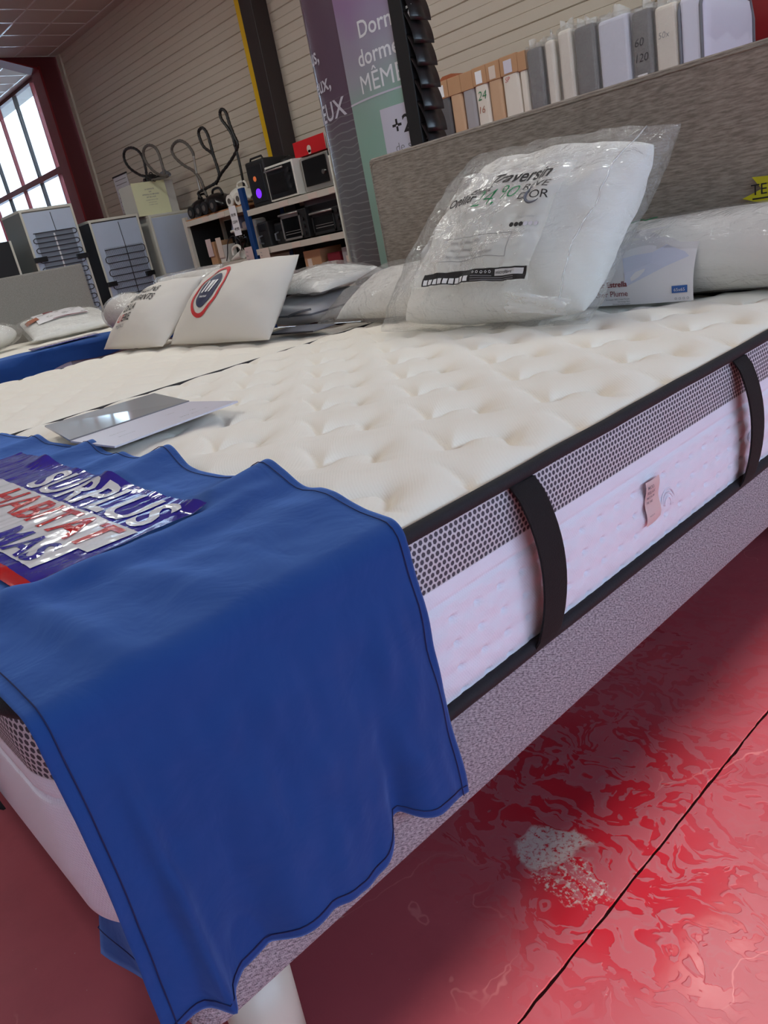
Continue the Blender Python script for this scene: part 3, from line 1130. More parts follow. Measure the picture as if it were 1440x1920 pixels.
bpy.data.objects['padded_panel.001'].data.materials[0] = m_weave('plain_grey_linen', (128, 124, 118), (156, 152, 146), (140, 136, 130), 0.004, 0.001, True, 'Object')


# ------------------------------------------------------------------ blue cloth over the foot of the front mattress
CU0 = -2.20
CXE = -0.6195
CR = 0.030
CTOP = 0.640
LT = CXE - CR - CU0
LARC = CR * PI / 2
LD = 0.335
CY0 = 0.098


def ridge(x, c, w):
    return math.exp(-((x - c) / w) ** 2)


def cloth(u, v, lift=0.0):
    """u metres along X then down the side, v 0..1 from the foot edge to the far edge"""
    if u <= LT:
        x, z, nx_, nz_ = CU0 + u, CTOP, 0.0, 1.0
        drop = 0.0
    elif u <= LT + LARC:
        a = (u - LT) / CR
        x, z = CXE - CR + CR * math.sin(a), CTOP - CR + CR * math.cos(a)
        nx_, nz_ = math.sin(a), math.cos(a)
        drop = 0.0
    else:
        drop = u - LT - LARC
        x, z, nx_, nz_ = CXE, CTOP - CR - drop, 1.0, 0.0
    top = 1.0 - min(max((u - LT + 0.06) / 0.10, 0), 1)
    k = min(drop / LD, 1)
    xx = CU0 + min(u, LT + LARC)
    far = 0.560 + 0.016 * ridge(xx, -0.95, 0.07) + 0.022 * ridge(xx, -1.28, 0.09) + 0.014 * ridge(xx, -1.62, 0.08) - 0.030 * max(0, (u - LT + 0.16) / 0.20 if u < LT + 0.04 else 1.0)
    far += 0.006 * k
    y = CY0 + (far - CY0) * v + 0.004 * math.sin(k * 3.0) * (1 - v)
    d = 0.0
    # folds running in from the far edge, strongest there
    e = v ** 1.6
    bagmask = min(1, max(0, (-0.905 - xx) / 0.03)) * min(1, max(0, (0.475 - y) / 0.04)) * min(1, max(0, (y - 0.165) / 0.03))
    d += top * e * (1 - bagmask) * (0.030 * ridge(xx, -0.945 - 0.02 * (1 - v), 0.045) + 0.026 * ridge(xx, -1.27 + 0.05 * (1 - v), 0.060) + 0.020 * ridge(xx, -1.60 - 0.04 * (1 - v), 0.050)
                    + 0.016 * ridge(xx, -1.90, 0.05) + 0.010 * ridge(xx, -1.43, 0.03) + 0.012 * ridge(xx, -0.78, 0.05))
    # crease beside and below the bag
    d += top * (1 - bagmask) * 0.016 * ridge(xx, -0.885, 0.030) * min(1, v * 4) * (1 - 0.4 * v)
    d += top * (1 - bagmask) * 0.014 * ridge(v, 0.13 + 0.25 * (xx + 1.0), 0.055) * (1 if xx > -1.5 else 0.5)
    d += top * (1 - bagmask) * 0.010 * ridge(v - 0.55 * (xx + 0.80), 0.42, 0.07) * ridge(xx, -0.76, 0.14)
    d += top * (1 - bagmask) * 0.008 * max(0, wob(xx, y * 1.6, 0, 7.0, 1.0))
    # hanging side: long folds that open towards the hem
    d += k * (0.026 * ridge(y, 0.148 + 0.012 * k, 0.010) + 0.010 * ridge(y, 0.235 + 0.02 * k, 0.045) - 0.030 * ridge(y, 0.215, 0.03) * k + 0.016 * ridge(y, 0.33, 0.07) - 0.022 * k * ridge(y, 0.425, 0.018)
              + 0.016 * ridge(y, 0.475, 0.035))
    d += min(1, k * 5) * (0.009 * wob(0, y * 3.2, z * 0.7, 5.0, 4.0) + 0.005 * wob(0, y * 2.8, z * 1.2, 13.0, 2.0) + 0.006)
    d += 0.0015 * wob(xx, y, z, 26.0, 7.0)
    if drop > 0:
        hem = 0.006 * math.sin(y * 38 + 0.6) - 0.018 * ridge(y, 0.425, 0.018) + 0.020 * max(0, (y - 0.50) / 0.06)
        z -= hem * k * k
    if drop > 0:
        d = max(d + 0.010 * k, 0.001)
    d = max(d, 0.0) + lift
    return np.array([x + nx_ * d, y, z + nz_ * d])


LU = LT + LARC + LD
us = np.concatenate([np.linspace(0, 0.7, 80, endpoint=False), np.linspace(0.7, LT, 170, endpoint=False), np.linspace(LT, LT + LARC, 12, endpoint=False), np.linspace(LT + LARC, LU, 84)])
vs = np.linspace(0, 1, 120)
bc = thing('cloth_cover', 'blue cotton cloth draped over the foot corner of the front mattress', 'cloth', (-1.4, 0.33, 0.27))
CG = np.array([[cloth(u, v) for v in vs] for u in us])
CB = CG.copy()
CV, CF = grid(CG)
mk('draped_cloth', (CV, CF), 'cloth', bc, smooth=True)
bpy.data.objects['draped_cloth'].modifiers.new('thickness', 'SOLIDIFY').thickness = 0.0012
hl = [cloth(u, 0.030, 0.0016) for u in us[::3]]
mk('hem_stitch', tube(hl, 0.0007, 5), 'hemline', bc, smooth=True)
hl = [cloth(LU - 0.012, v, 0.0016) for v in vs[::2]]
hl2 = [cloth(u, 0.972, 0.0016) for u in us[::3]]
mk('hem_stitch', tube(hl, 0.0007, 5), 'hemline', bc, smooth=True)
mk('hem_stitch', tube(hl2, 0.0007, 5), 'hemline', bc, smooth=True)


# the corner of the cloth that turns in under the foot of the mattress
def flap(s, t):
    x = -0.640 - 0.175 * s
    y = 0.112 + 0.012 * math.sin(s * 5) * (1 - t) + 0.02 * s * t
    z = 0.248 + 0.090 * t - 0.012 * (1 - s) * (1 - t) + 0.012 * s
    if s > 0.86:
        y += (s - 0.86) * 0.5
    return np.array([x, y, z])


fo = mk('turned_corner', patch(flap, 0, 1, 0, 1, 24, 10), 'cloth', bc, smooth=True)
fo.modifiers.new('thickness', 'SOLIDIFY').thickness = 0.0015
mk('hem_stitch', tube([flap(s, 0.33) + np.array([0, -0.0016, 0]) for s in np.linspace(0, 1, 20)], 0.0008, 5), 'hemline', bc)

# glossy printed plastic bag lying flat on the cloth
bgx0, bgx1, bgy0, bgy1 = -1.80, -0.925, 0.190, 0.452


def bagf(s, t, lift=0.0):
    x = bgx0 + (bgx1 - bgx0) * s
    y = bgy0 + (bgy1 - bgy0) * t + 0.03 * (1 - s) * t
    p = cloth(x - CU0, min(max((y - CY0) / 0.47, 0), 1), 0.0)
    w = 0.0015 * wob(x * 5, y * 1.4, 0, 5, 3) + 0.0010 * wob(x * 14, y * 2, 0, 5, 8) + 0.0008 * abs(wob(x * 26, y * 3, 1, 5, 2))
    return np.array([x, y, p[2] + 0.0045 + w + lift])


pb = thing('plastic_bag', 'glossy blue plastic bag printed SURPLUS HABITAT lying flat on the blue cloth', 'bag', (-1.37, 0.34, 0.64))
mk('blue_film', patch(bagf, 0, 1, 0, 1, 190, 70), 'bagblue', pb, smooth=True)
bagl = lambda s, t: bagf(s, t, 0.0012)
bagl2 = lambda s, t: bagf(s, t, 0.0022)
BA = (bgx1 - bgx0) / (bgy1 - bgy0)
mk('red_stripe', patch(bagl, 0.0, 1.0, 0.0, 0.075, 120, 6), 'bagred', pb, smooth=True)
mk('white_backing', cat_(patch(bagl, 0.03, 0.965, 0.375, 0.645, 120, 20), patch(bagl, 0.44, 0.93, 0.135, 0.38, 90, 16)), 'bagwhite', pb, smooth=True)
mk('white_lettering', text3('SURPLUS', bagl, 0.95, 0.675, 0.285, BA, 'R', bold=0.02, fine=3, stretch=1.25), 'bagwhite', pb)
mk('red_lettering', text3('HABITAT', bagl2, 0.94, 0.395, 0.235, BA, 'R', bold=0.02, fine=3, stretch=1.40), 'bagred', pb)
mk('blue_lettering', text3('MAS', bagl2, 0.90, 0.155, 0.20, BA, 'R', bold=0.02, fine=3, stretch=1.40), 'bagblue', pb)

# acrylic sign holder with a price sheet lying on the mattress
sh = thing('sign_holder', 'clear acrylic price sign holder lying flat on the front mattress behind the blue cloth', 'sign', (-1.7, 0.72, 0.635))
f1 = bil((-1.690, 0.556, 0.652), (-1.480, 0.566, 0.652), (-1.490, 0.868, 0.656), (-1.694, 0.856, 0.652))
f2 = bil((-1.925, 0.588, 0.664), (-1.690, 0.556, 0.654), (-1.694, 0.856, 0.654), (-1.888, 0.866, 0.666))


def sheet(fn, th):
    a, b, c, d = fn(0, 0), fn(1, 0), fn(1, 1), fn(0, 1)
    V = np.array([a, b, c, d, a + [0, 0, th], b + [0, 0, th], c + [0, 0, th], d + [0, 0, th]])
    return V, [(3, 2, 1, 0), (4, 5, 6, 7), (0, 1, 5, 4), (1, 2, 6, 5), (2, 3, 7, 6), (3, 0, 4, 7)]


acr = plain('clear_acrylic_over_grey', (176, 176, 176), 0.06, spec=0.9)
MT['acrylic'] = acr
mk('acrylic_back', sheet(f2, 0.004), 'acrylic', sh)
mk('price_sheet', sheet(f1, 0.004), 'lilac', sh)
mk('acrylic_foot', tube([f1(0, 0) + [0, 0, 0.004], f1(0, 1) + [0, 0, 0.004]], 0.003, 6), 'greyink', sh)
f1t = lambda s, t: f1(s, t) + np.array([0, 0, 0.0046])
# the sheet is read from the head of the bed
f1u = lambda s, t: f1t(t, s)
for a, x, y, h in (('MATELAS', 0.60, 0.25, 0.06), ('160 x 200', 0.62, 0.42, 0.05), ('Ressorts', 0.15, 0.35, 0.04), ('Garantie', 0.15, 0.55, 0.04), ('Promotion', 0.50, 0.62, 0.05)):
    mk('lettering', text3(a, f1u, x, 1 - y, h, 1.45), 'wavegrey', sh)


# ------------------------------------------------------------------ pillows
def quad_pillow(BL, BR, TR, TL, T, n=34, p=0.5, wr=0.006, seed=0.0, flat_back=0.6, pinch=0.0, wscale=9.0, rnd=0.0):
    """stuffed cushion between four corner points; front faces the viewer's side (BL->BR x BL->TL)"""
    BL, BR, TR, TL = map(lambda q: np.array(q, float), (BL, BR, TR, TL))
    nr = np.cross((BR + TR - BL - TL), (TL + TR - BL - BR))
    nr /= np.linalg.norm(nr)
    ctr = (BL + BR + TR + TL) / 4

    def surf(s, t, side=1.0, lift=0.0):
        u, v = 2 * s - 1, 2 * t - 1
        q = (BL * (1 - s) + BR * s) * (1 - t) + (TL * (1 - s) + TR * s) * t
        if pinch:
            q = q + (ctr - q) * pinch * ((1 - u * u) * abs(v) ** 3 + (1 - v * v) * abs(u) ** 3)
        if rnd:
            q = q + (ctr - q) * rnd * (u * u * v * v) ** 1.5
        h = max(1 - u * u, 0) ** p * max(1 - v * v, 0) ** p
        w = wr * wob(q[0], q[1], q[2], wscale, seed) + 0.5 * wr * wob(q[0], q[1], q[2], wscale * 2.7, seed + 5)
        e = min(1.0, 4 * h)
        return q + nr * (side * (T / 2 * h * (1.0 if side > 0 else flat_back) + lift) + w * e)

    a = 0.5 - 0.5 * np.cos(np.linspace(0, PI, n))
    Pf = np.array([[surf(s, t, 1) for t in a] for s in a])
    Pb = np.array([[surf(s, t, -1) for t in a] for s in a])
    V1, F1 = grid(Pf)
    V2, F2 = grid(Pb)
    return cat_((V1, F1), (V2, [f[::-1] for f in F2])), surf


def expand(BL, BR, TR, TL, k):
    q = np.array([BL, BR, TR, TL], float)
    c = q.mean(0)
    return [tuple(c + (p - c) * k) for p in q]


def bag_of(parent, corners, T, k=1.10, n=56, seed=1.0, mat='film', p=0.42, wr=0.008, adj=None, low=None):
    cs = [list(c) for c in expand(*corners, k)]
    if low is not None:
        for c in cs:
            c[2] = max(c[2], low)
    if adj:
        for i, d in adj.items():
            cs[i] = [a + b for a, b in zip(cs[i], d)]
    vf, surf = quad_pillow(*cs, T, n=n, p=p, wr=wr, seed=seed, flat_back=0.7, wscale=14)
    return mk('plastic_bag', vf, mat, parent, smooth=True), surf


# -- the big bagged pillow leaning on the headboard
pc_ = [(-1.815, 1.692, 0.652), (-1.115, 1.682, 0.648), (-1.010, 1.915, 1.024), (-1.575, 1.925, 1.066)]
bp = thing('pillow', 'large white pillow in a clear bag printed Traversin, leaning on the headboard', 'pillow', (-1.40, 1.80, 0.632))
vf, _ = quad_pillow(*pc_, 0.245, n=60, p=0.40, wr=0.016, seed=2.0, rnd=0.07)
mk('stuffed_pillow', vf, 'white', bp, smooth=True)
bagc = [(-1.860, 1.655, 0.646), (-1.085, 1.630, 0.643), (-0.962, 1.905, 1.042), (-1.600, 1.905, 1.082)]
vf, bsurf = quad_pillow(*bagc, 0.285, n=84, p=0.40, wr=0.015, seed=4.0, flat_back=0.75, wscale=12)
bgo = mk('plastic_bag', vf, 'film', bp, smooth=True)
mk('bag_seam', cat_(tube([bsurf(0.905, t, 1, 0.003) for t in np.linspace(0.03, 0.97, 30)], 0.0022, 5),), 'filmflat', bgo, smooth=True)
mk('bag_fold', cat_(*[patch(lambda s, t, a=a, b=b: bsurf(a + s * b, 0.02 + 0.08 * t, 1, 0.012 + 0.01 * math.sin(s * 5 + t * 7)), 0, 1, 0, 1, 14, 8) for a, b in ((0.72, 0.22),)]), 'filmflat', bgo, smooth=True)


def lab(s, t, lift=0.004):
    """the printed area of the bag: s across, t up, 0..1"""
    return bsurf(0.245 + 0.545 * s - 0.025 * t, 0.165 + 0.60 * t, 1, lift)


lb_ = mk('printed_panel', patch(lab, 0, 1, 0, 1, 44, 40), 'filmflat', bp, smooth=True, label='translucent white printed panel')
l2 = lambda s, t: lab(s, t, 0.0055)
l3 = lambda s, t: lab(s, t, 0.0068)
LA = 1.16
mk('product_title', text3('Traversin', l2, 0.38, 0.845, 0.115, LA, bold=0.02, shear=0.2, fine=2), 'ink', lb_)
mk('product_title', text3('Oreiller', l2, 0.05, 0.70, 0.075, LA, bold=0.02, shear=0.2, fine=2), 'ink', lb_)
mk('product_title', text3('Enfant', l2, 0.27, 0.765, 0.065, LA, bold=0.02, shear=0.2, fine=2), 'ink', lb_)
mk('handwritten_price', text3('24,', l3, 0.34, 0.64, 0.15, LA, bold=-0.012, shear=0.25, fine=1), 'green', lb_)
mk('handwritten_price', text3('90', l3, 0.56, 0.685, 0.125, LA, bold=-0.012, shear=0.1, fine=1), 'green', lb_)
mk('maker_name', text3('REVE', l2, 0.725, 0.745, 0.066, LA, fine=1, stretch=1.25), 'ink', lb_)
mk('maker_name', text3("D'OR", l2, 0.735, 0.655, 0.066, LA, fine=1, stretch=1.25), 'ink', lb_)
mk('crescent', tube([l3(0.855 + 0.062 * math.cos(a), 0.690 + 0.072 * math.sin(a)) for a in np.linspace(2.2, 5.6, 18)], [0.0008, 0.004, 0.004, 0.0008], 5), 'darkgrey', lb_)
for i in range(6):
    c_ = l2(0.755 + 0.036 * i, 0.455)
    nrm_ = np.cross(l2(0.80, 0.455) - l2(0.75, 0.455), l2(0.75, 0.5) - l2(0.75, 0.455))
    mk('rating_dot', disc(c_, nrm_, 0.0062, 12, 0.0008), 'ink' if i < 3 else 'lilac', lb_)
mk('small_print', text3('Confort moelleux', l2, 0.765, 0.51, 0.018, LA, fine=0), 'greyink', lb_)
for a, y in (('100% microfibre satin', 0.330), ('Coutil polyester', 0.275), ('Anti acariens et hypoallergenique', 0.215)):
    mk('small_print', text3(a, l2, 0.28, y, 0.027, LA, fine=1), 'greyink', lb_)
fr_ = [l2(0.22, 0.385), l2(0.80, 0.385), l2(0.80, 0.19), l2(0.22, 0.19)]
mk('print_frame', tube([l2(0.22 + 0.58 * a, 0.385) for a in np.linspace(0, 1, 14)] + [l2(0.80, 0.385 - 0.195 * a) for a in np.linspace(0, 1, 8)] + [l2(0.80 - 0.58 * a, 0.19) for a in np.linspace(0, 1, 14)], 0.0006, 4), 'greyink', lb_)
mk('black_strip', patch(l2, 0.10, 0.985, 0.005, 0.105, 40, 6), 'ink', lb_)
for i in range(9):
    mk('white_square', patch(l3, 0.115 + 0.048 * i, 0.115 + 0.048 * i + 0.036, 0.012, 0.055, 3, 3), 'paper', lb_)
mk('strip_field', patch(l3, 0.745, 0.965, 0.045, 0.092, 8, 3), 'greyfab', lb_)
mk('strip_text', text3('microfibre', lambda s, t: lab(s, t, 0.008), 0.755, 0.056, 0.026, LA, fine=1), 'ink', lb_)
for i in range(5):
    mk('care_symbol', tube([l3(0.575 + 0.032 * i + 0.009 * math.cos(a), 0.078 + 0.010 * math.sin(a)) for a in np.linspace(0, 2 * PI, 5 + i % 3)], 0.0006, 4), 'paper', lb_)
for y in (0.045, 0.028, 0.012):
    mk('strip_line', patch(l3, 0.56, 0.72 if y > 0.03 else 0.90, y, y + 0.006, 8, 2), 'greyink', lb_)

# -- bagged pillow behind it on the left
lp = thing('pillow', 'plain white pillow in a clear bag lying half hidden behind the big Traversin pillow', 'pillow', (-2.05, 1.97, 0.632))
c_ = [(-2.36, 1.885, 0.660), (-1.62, 1.885, 0.655), (-1.66, 2.025, 0.815), (-2.22, 2.035, 0.795)]
vf, _ = quad_pillow(*c_, 0.15, n=26, p=0.42, wr=0.008, seed=7)
mk('stuffed_pillow', vf, 'white', lp, smooth=True)
bag_of(lp, c_, 0.175, 1.12, 48, 9.0, low=0.638, adj={0: (-0.04, -0.02, 0)})

# -- long bolster package on the right
eb = thing('bolster', 'long white bolster in clear film with a printed card sleeve, under the headboard', 'bolster', (-1.0, 1.97, 0.632))


def bolst(a, s, ry=0.088, rz=0.097, lift=0.0):
    """a: angle from the front, s: along X"""
    x = -1.44 + 0.92 * s
    e = min(1.0, 12 * s + 0.35, 12 * (1 - s) + 0.35) ** 0.5
    w = 0.004 * wob(x, math.cos(a), math.sin(a), 6, 3)
    z = 0.740 + (rz * e + w + lift) * math.sin(a)
    return np.array([x, 1.970 - (ry * e + w + lift) * math.cos(a), z])


G = np.array([[bolst(a, s) for s in np.linspace(0, 1, 46)] for a in np.linspace(0, 2 * PI, 30, endpoint=False)])
V, F = grid(G, True)
mk('stuffed_roll', (V, F), 'white', eb, smooth=True)
G = np.array([[bolst(a, s, lift=0.004) for s in np.linspace(0, 1, 60)] for a in np.linspace(0, 2 * PI, 40, endpoint=False)])
bo = mk('plastic_bag', grid(G, True), 'film', eb, smooth=True)


def card(s, t, lift=0.0):
    x = -1.335 + 0.385 * s + (0.010 + 0.022 * t) * s
    z = 0.640 + 0.180 * t - 0.002 * s
    y = 1.874 - 0.012 * math.sin(PI * t) + 0.045 * t ** 3 - lift + 0.003 * math.sin(s * 7)
    return np.array([x, y, z])


cd = mk('card_sleeve', patch(card, 0, 1, 0, 1, 24, 14), 'insert', eb, smooth=True, label='printed card sleeve with a picture of a pillow')
c2 = lambda s, t: card(s, t, 0.0018)
c3 = lambda s, t: card(s, t, 0.0030)
CA = 2.1
pic = [(0.515, 0.66), (0.60, 0.69), (0.72, 0.70), (0.80, 0.78), (0.93, 0.66), (0.96, 0.60), (0.82, 0.50), (0.66, 0.36), (0.55, 0.27), (0.54, 0.45)]
mk('pillow_picture', (np.array([c2(a, b) for a, b in pic] + [c2(0.72, 0.56)]), [(i, (i + 1) % len(pic), len(pic)) for i in range(len(pic))]), 'cotb', cd)
mk('brand_patch', patch(c2, 0.30, 0.455, 0.60, 0.82, 4, 4), 'claret', cd)
mk('brand_text', text3('DODU', c3, 0.445, 0.66, 0.09, CA, 'R', bold=0.01), 'insert', cd)
mk('product_name', text3('Oreiller Estrella', c2, 0.56, 0.275, 0.080, CA, 'R', bold=0.02), 'claret', cd)
mk('product_name', text3('Toucher Plume', c2, 0.56, 0.135, 0.085, CA, 'R'), 'claret', cd)
for i, a in enumerate(('Enveloppe 100% Coton Percale', 'Garnissage fibre', 'Entretien facile Lavable')):
    mk('small_print', text3(a, c2, 0.57, 0.082 - 0.036 * i, 0.022, CA, 'R'), 'greyink', cd)
mk('blue_badge', patch(c2, 0.865, 0.965, 0.125, 0.225, 4, 3), 'blueink', cd)
mk('badge_text', text3('65x65', c3, 0.880, 0.15, 0.045, CA), 'insert', cd)
for i in range(4):
    mk('care_symbol', tube([c3(0.89 + 0.026 * i + 0.007 * math.cos(a), 0.045 + 0.016 * math.sin(a)) for a in np.linspace(0, 2 * PI, 6)], 0.0004, 4), 'greyink', cd)
mk('marker_scribble', tube(spline([bolst(1.32 + 0.05 * math.sin(i * 2.1), 0.30 + 0.016 * i, lift=0.006) for i in range(8)], 4), 0.0012, 4), 'green', bo)

# acid-yellow star card on the headboard
st = thing('price_star', 'acid yellow star shaped card pinned to the headboard at the right edge', 'sign', (-0.78, 2.066, 0.83))
sc_ = (-0.768, 0.846)
pts = []
for i in range(20):
    r = 0.128 if i % 2 == 0 else 0.085
    a = PI + i * PI / 10
    pts.append((sc_[0] + r * math.cos(a), sc_[1] + 0.62 * r * math.sin(a)))
V = [(sc_[0], 2.0655, sc_[1])] + [(a, 2.0655, b) for a, b in pts] + [(sc_[0], 2.0675, sc_[1])] + [(a, 2.0675, b) for a, b in pts]
F = [(0, 1 + i, 1 + (i + 1) % 20)[::-1] for i in range(20)] + [(21, 22 + i, 22 + (i + 1) % 20) for i in range(20)] + [(1 + i, 1 + (i + 1) % 20, 22 + (i + 1) % 20, 22 + i) for i in range(20)]
mk('star_card', (np.array(V), F), 'star', st)
sf = bil((-0.916, 2.0648, 0.80), (-0.616, 2.0648, 0.80), (-0.616, 2.0648, 0.92), (-0.916, 2.0648, 0.92))
mk('hand_lettering', text3('TETE DE', sf, 0.14, 0.42, 0.22, 2.5), 'ink', st)
mk('underline', patch(sf, 0.15, 0.8, 0.33, 0.36), 'ink', st)
mk('fixing_pin', disc((-0.768, 2.0665, 0.899), (0, 1, 0), 0.004, 10, 0.013), 'silver', st)

# -- the two printed pillows on the second mattress
p2 = thing('pillow', 'white pillow printed with a navy badge inside a red ring on the second bed', 'pillow', (-2.9, 1.78, 0.627))
c_ = [(-3.31, 1.665, 0.640), (-2.490, 1.650, 0.640), (-2.515, 1.895, 0.915), (-3.170, 1.900, 0.912)]
vf, s2f = quad_pillow(*c_, 0.21, n=46, p=0.52, wr=0.008, seed=12, wscale=7)
mk('stuffed_pillow', vf, 'cream', p2, smooth=True)


def ringpatch(f, cs, ct, rs, rt, k0, k1, n=48, lift=0.003):
    P_ = np.array([[f(cs + rs * k * math.cos(a), ct + rt * k * math.sin(a), 1, lift) for k in np.linspace(k0, k1, 5)] for a in np.linspace(0, 2 * PI, n, endpoint=False)])
    return grid(P_, True)


RC = (0.42, 0.525)
mk('red_ring', ringpatch(s2f, *RC, 0.150, 0.335, 0.86, 1.0), 'redink', p2, smooth=True)
mk('navy_disc', ringpatch(s2f, *RC, 0.100, 0.225, 0.01, 1.0), 'navy', p2, smooth=True)
bad = lambda s, t: s2f(RC[0] - 0.100 + 0.200 * s, RC[1] - 0.225 + 0.45 * t, 1, 0.006)
for q in ([(0.22, 0.40), (0.33, 0.40), (0.36, 0.76), (0.25, 0.76)], [(0.42, 0.42), (0.52, 0.40), (0.66, 0.76), (0.45, 0.76)], [(0.62, 0.40), (0.73, 0.40), (0.82, 0.76), (0.70, 0.76)]):
    mk('badge_stroke', patch(bil(*[bad(*k) for k in q]), 0, 1, 0, 1), 'paper', p2)
mk('badge_name', text3('merinos', bad, 0.5, 0.25, 0.075, 0.85, 'C', bold=0.01), 'paper', p2)

p1 = thing('pillow', 'white pillow printed with slanted black French slogan lettering on the second bed', 'pillow', (-3.6, 1.75, 0.627))
c_ = [(-3.960, 1.620, 0.642), (-3.300, 1.620, 0.642), (-3.275, 1.90, 0.900), (-3.815, 1.91, 0.885)]
vf, s1f = quad_pillow(*c_, 0.20, n=46, p=0.55, wr=0.008, seed=15, wscale=7)
mk('stuffed_pillow', vf, 'cream', p1, smooth=True)
lf = lambda s, t: s1f(s, t, 1, 0.003)
for a, s0, t0_, h in (('ALLONS', 0.36, 0.67, 0.095), ('ENFANTS', 0.33, 0.53, 0.10), ('DE LA', 0.30, 0.39, 0.10)):
    mk('slogan', text3(a, lf, s0, t0_, h, 1.55, bold=0.012, shear=0.15, fine=1), 'ink', p1)
mk('slogan', text3('LIT', lf, 0.27, 0.255, 0.10, 1.55, bold=0.012, shear=0.15, fine=1), 'redink', p1)
mk('slogan', text3('ERIE', lf, 0.358, 0.255, 0.10, 1.55, bold=0.012, shear=0.15, fine=1), 'ink', p1)
mk('slogan', text3('MERINOS', lf, 0.27, 0.175, 0.05, 1.55, shear=0.1, fine=1), 'greyink', p1)

# -- folded grey pillows between the two beds
g1 = thing('pillow', 'pale grey pillow lying flat under the shiny bagged one on the second bed', 'pillow', (-2.66, 2.0, 0.627))
c_ = [(-2.93, 1.870, 0.690), (-2.46, 1.850, 0.690), (-2.40, 2.19, 0.705), (-2.88, 2.20, 0.700)]
vf, g1f = quad_pillow(*c_, 0.12, n=36, p=0.36, wr=0.010, seed=41, flat_back=0.95, rnd=0.05)
mk('stuffed_pillow', vf, 'greyfab', g1, smooth=True)
mk('piping', tube([g1f(t, 0.0) for t in np.linspace(0, 1, 20)] + [g1f(1.0, t) for t in np.linspace(0.03, 1, 16)], 0.004, 6), 'darkgrey', g1, smooth=True)
mk('carry_loop', tube(spline([(-2.62, 1.852, 0.690), (-2.56, 1.835, 0.700), (-2.50, 1.832, 0.708), (-2.45, 1.842, 0.712)], 4), 0.005, 6), 'darkgrey', g1, smooth=True)
g2 = thing('pillow', 'shiny bagged pale pillow stacked on the flat grey one', 'pillow', (-2.62, 2.05, 0.765))
c_ = [(-2.86, 1.905, 0.790), (-2.43, 1.895, 0.765), (-2.37, 2.19, 0.790), (-2.76, 2.20, 0.830)]
vf, _ = quad_pillow(*c_, 0.10, n=30, p=0.40, wr=0.008, seed=43, flat_back=0.35)
mk('stuffed_pillow', vf, 'white', g2, smooth=True)
vf, _ = quad_pillow(*expand(*c_, 1.05), 0.115, n=44, p=0.40, wr=0.012, seed=44, flat_back=0.40, wscale=14)
mk('plastic_bag', vf, 'film', g2, smooth=True)
g3 = thing('mattress_pad', 'thin slate grey folded pad between the two mattresses at their head end', 'pad', (-2.5, 1.8, 0.63))
c_ = [(-2.62, 1.730, 0.645), (-2.33, 1.740, 0.645), (-2.31, 1.835, 0.648), (-2.58, 1.835, 0.648)]
vf, g3f = quad_pillow(*c_, 0.024, n=20, p=0.3, wr=0.003, seed=46, flat_back=0.5)
mk('folded_pad', vf, 'darkgrey', g3, smooth=True)
mk('pad_binding', tube([g3f(t, 0.0) for t in np.linspace(0, 1, 16)], 0.003, 5), 'piping', g3)

# -- bagged pillows on the far side of the second bed and on the third bed
q1 = thing('pillow', 'white bagged pillow with an orange print standing behind the slogan pillow', 'pillow', (-4.2, 2.05, 0.63))
c_ = [(-3.87, 2.08, 0.660), (-3.25, 2.08, 0.655), (-3.22, 2.20, 0.920), (-3.90, 2.20, 0.915)]
c_ = [(a - 0.42, b + 0.02, z) for a, b, z in c_]
vf, qf = quad_pillow(*c_, 0.17, n=24, p=0.42, wr=0.008, seed=21)
mk('stuffed_pillow', vf, 'cream', q1, smooth=True)
bag_of(q1, c_, 0.19, 1.10, 40, 22.0, low=0.637)
mk('orange_print', patch(lambda s, t: qf(0.12 + 0.12 * s, 0.55 + 0.2 * t - 0.12 * s, 1, 0.012), 0, 1, 0, 1, 8, 8), 'brown', q1)
stand = thing('bolster', 'short white bolster in clear film lying beside the far left bed', 'bolster', (-4.52, 2.02, 0.627))
mk('stuffed_roll', ellipsoid((-4.56, 2.09, 0.765), (0.23, 0.13, 0.11), 26, 14), 'cream', stand, smooth=True)
mk('plastic_bag', ellipsoid((-4.56, 2.09, 0.765), (0.255, 0.14, 0.118), 36, 16), 'film', stand, smooth=True)

q3 = thing('pillow', 'white pillow in a clear bag with a red printed label on the far left bed', 'pillow', (-6.1, 2.3, 0.63))
c_ = [(-5.98, 1.96, 0.665), (-5.95, 2.60, 0.665), (-6.45, 2.66, 0.780), (-6.48, 2.06, 0.780)]
vf, q3f = quad_pillow(*c_, 0.15, n=26, p=0.36, wr=0.006, seed=31)
mk('stuffed_pillow', vf, 'white', q3, smooth=True)
bag_of(q3, c_, 0.17, 1.10, 40, 32.0, low=0.648)
ins = mk('printed_insert', patch(lambda s, t: q3f(0.14 + 0.62 * s, 0.30 + 0.55 * t, 1, 0.012), 0, 1, 0, 1, 12, 10), 'insert', q3, smooth=True)
i2 = lambda s, t: q3f(0.14 + 0.62 * s, 0.30 + 0.55 * t, 1, 0.015)
mk('red_mark', patch(i2, 0.22, 0.42, 0.72, 0.86, 4, 3), 'claret', ins)
mk('red_line', patch(i2, 0.30, 0.98, 0.02, 0.06, 10, 2), 'claret', ins)
mk('brown_print', patch(lambda s, t: q3f(0.02 + 0.16 * s, 0.46 + 0.2 * t, 1, 0.014), 0, 1, 0, 1, 8, 8), 'brown', ins)
q4 = thing('bolster', 'white bolster in crinkled clear film at the left edge of the far left bed', 'bolster', (-6.1, 1.65, 0.63))
mk('stuffed_roll', ellipsoid((-6.18, 1.62, 0.745), (0.17, 0.30, 0.105), 28, 16), 'white', q4, smooth=True)
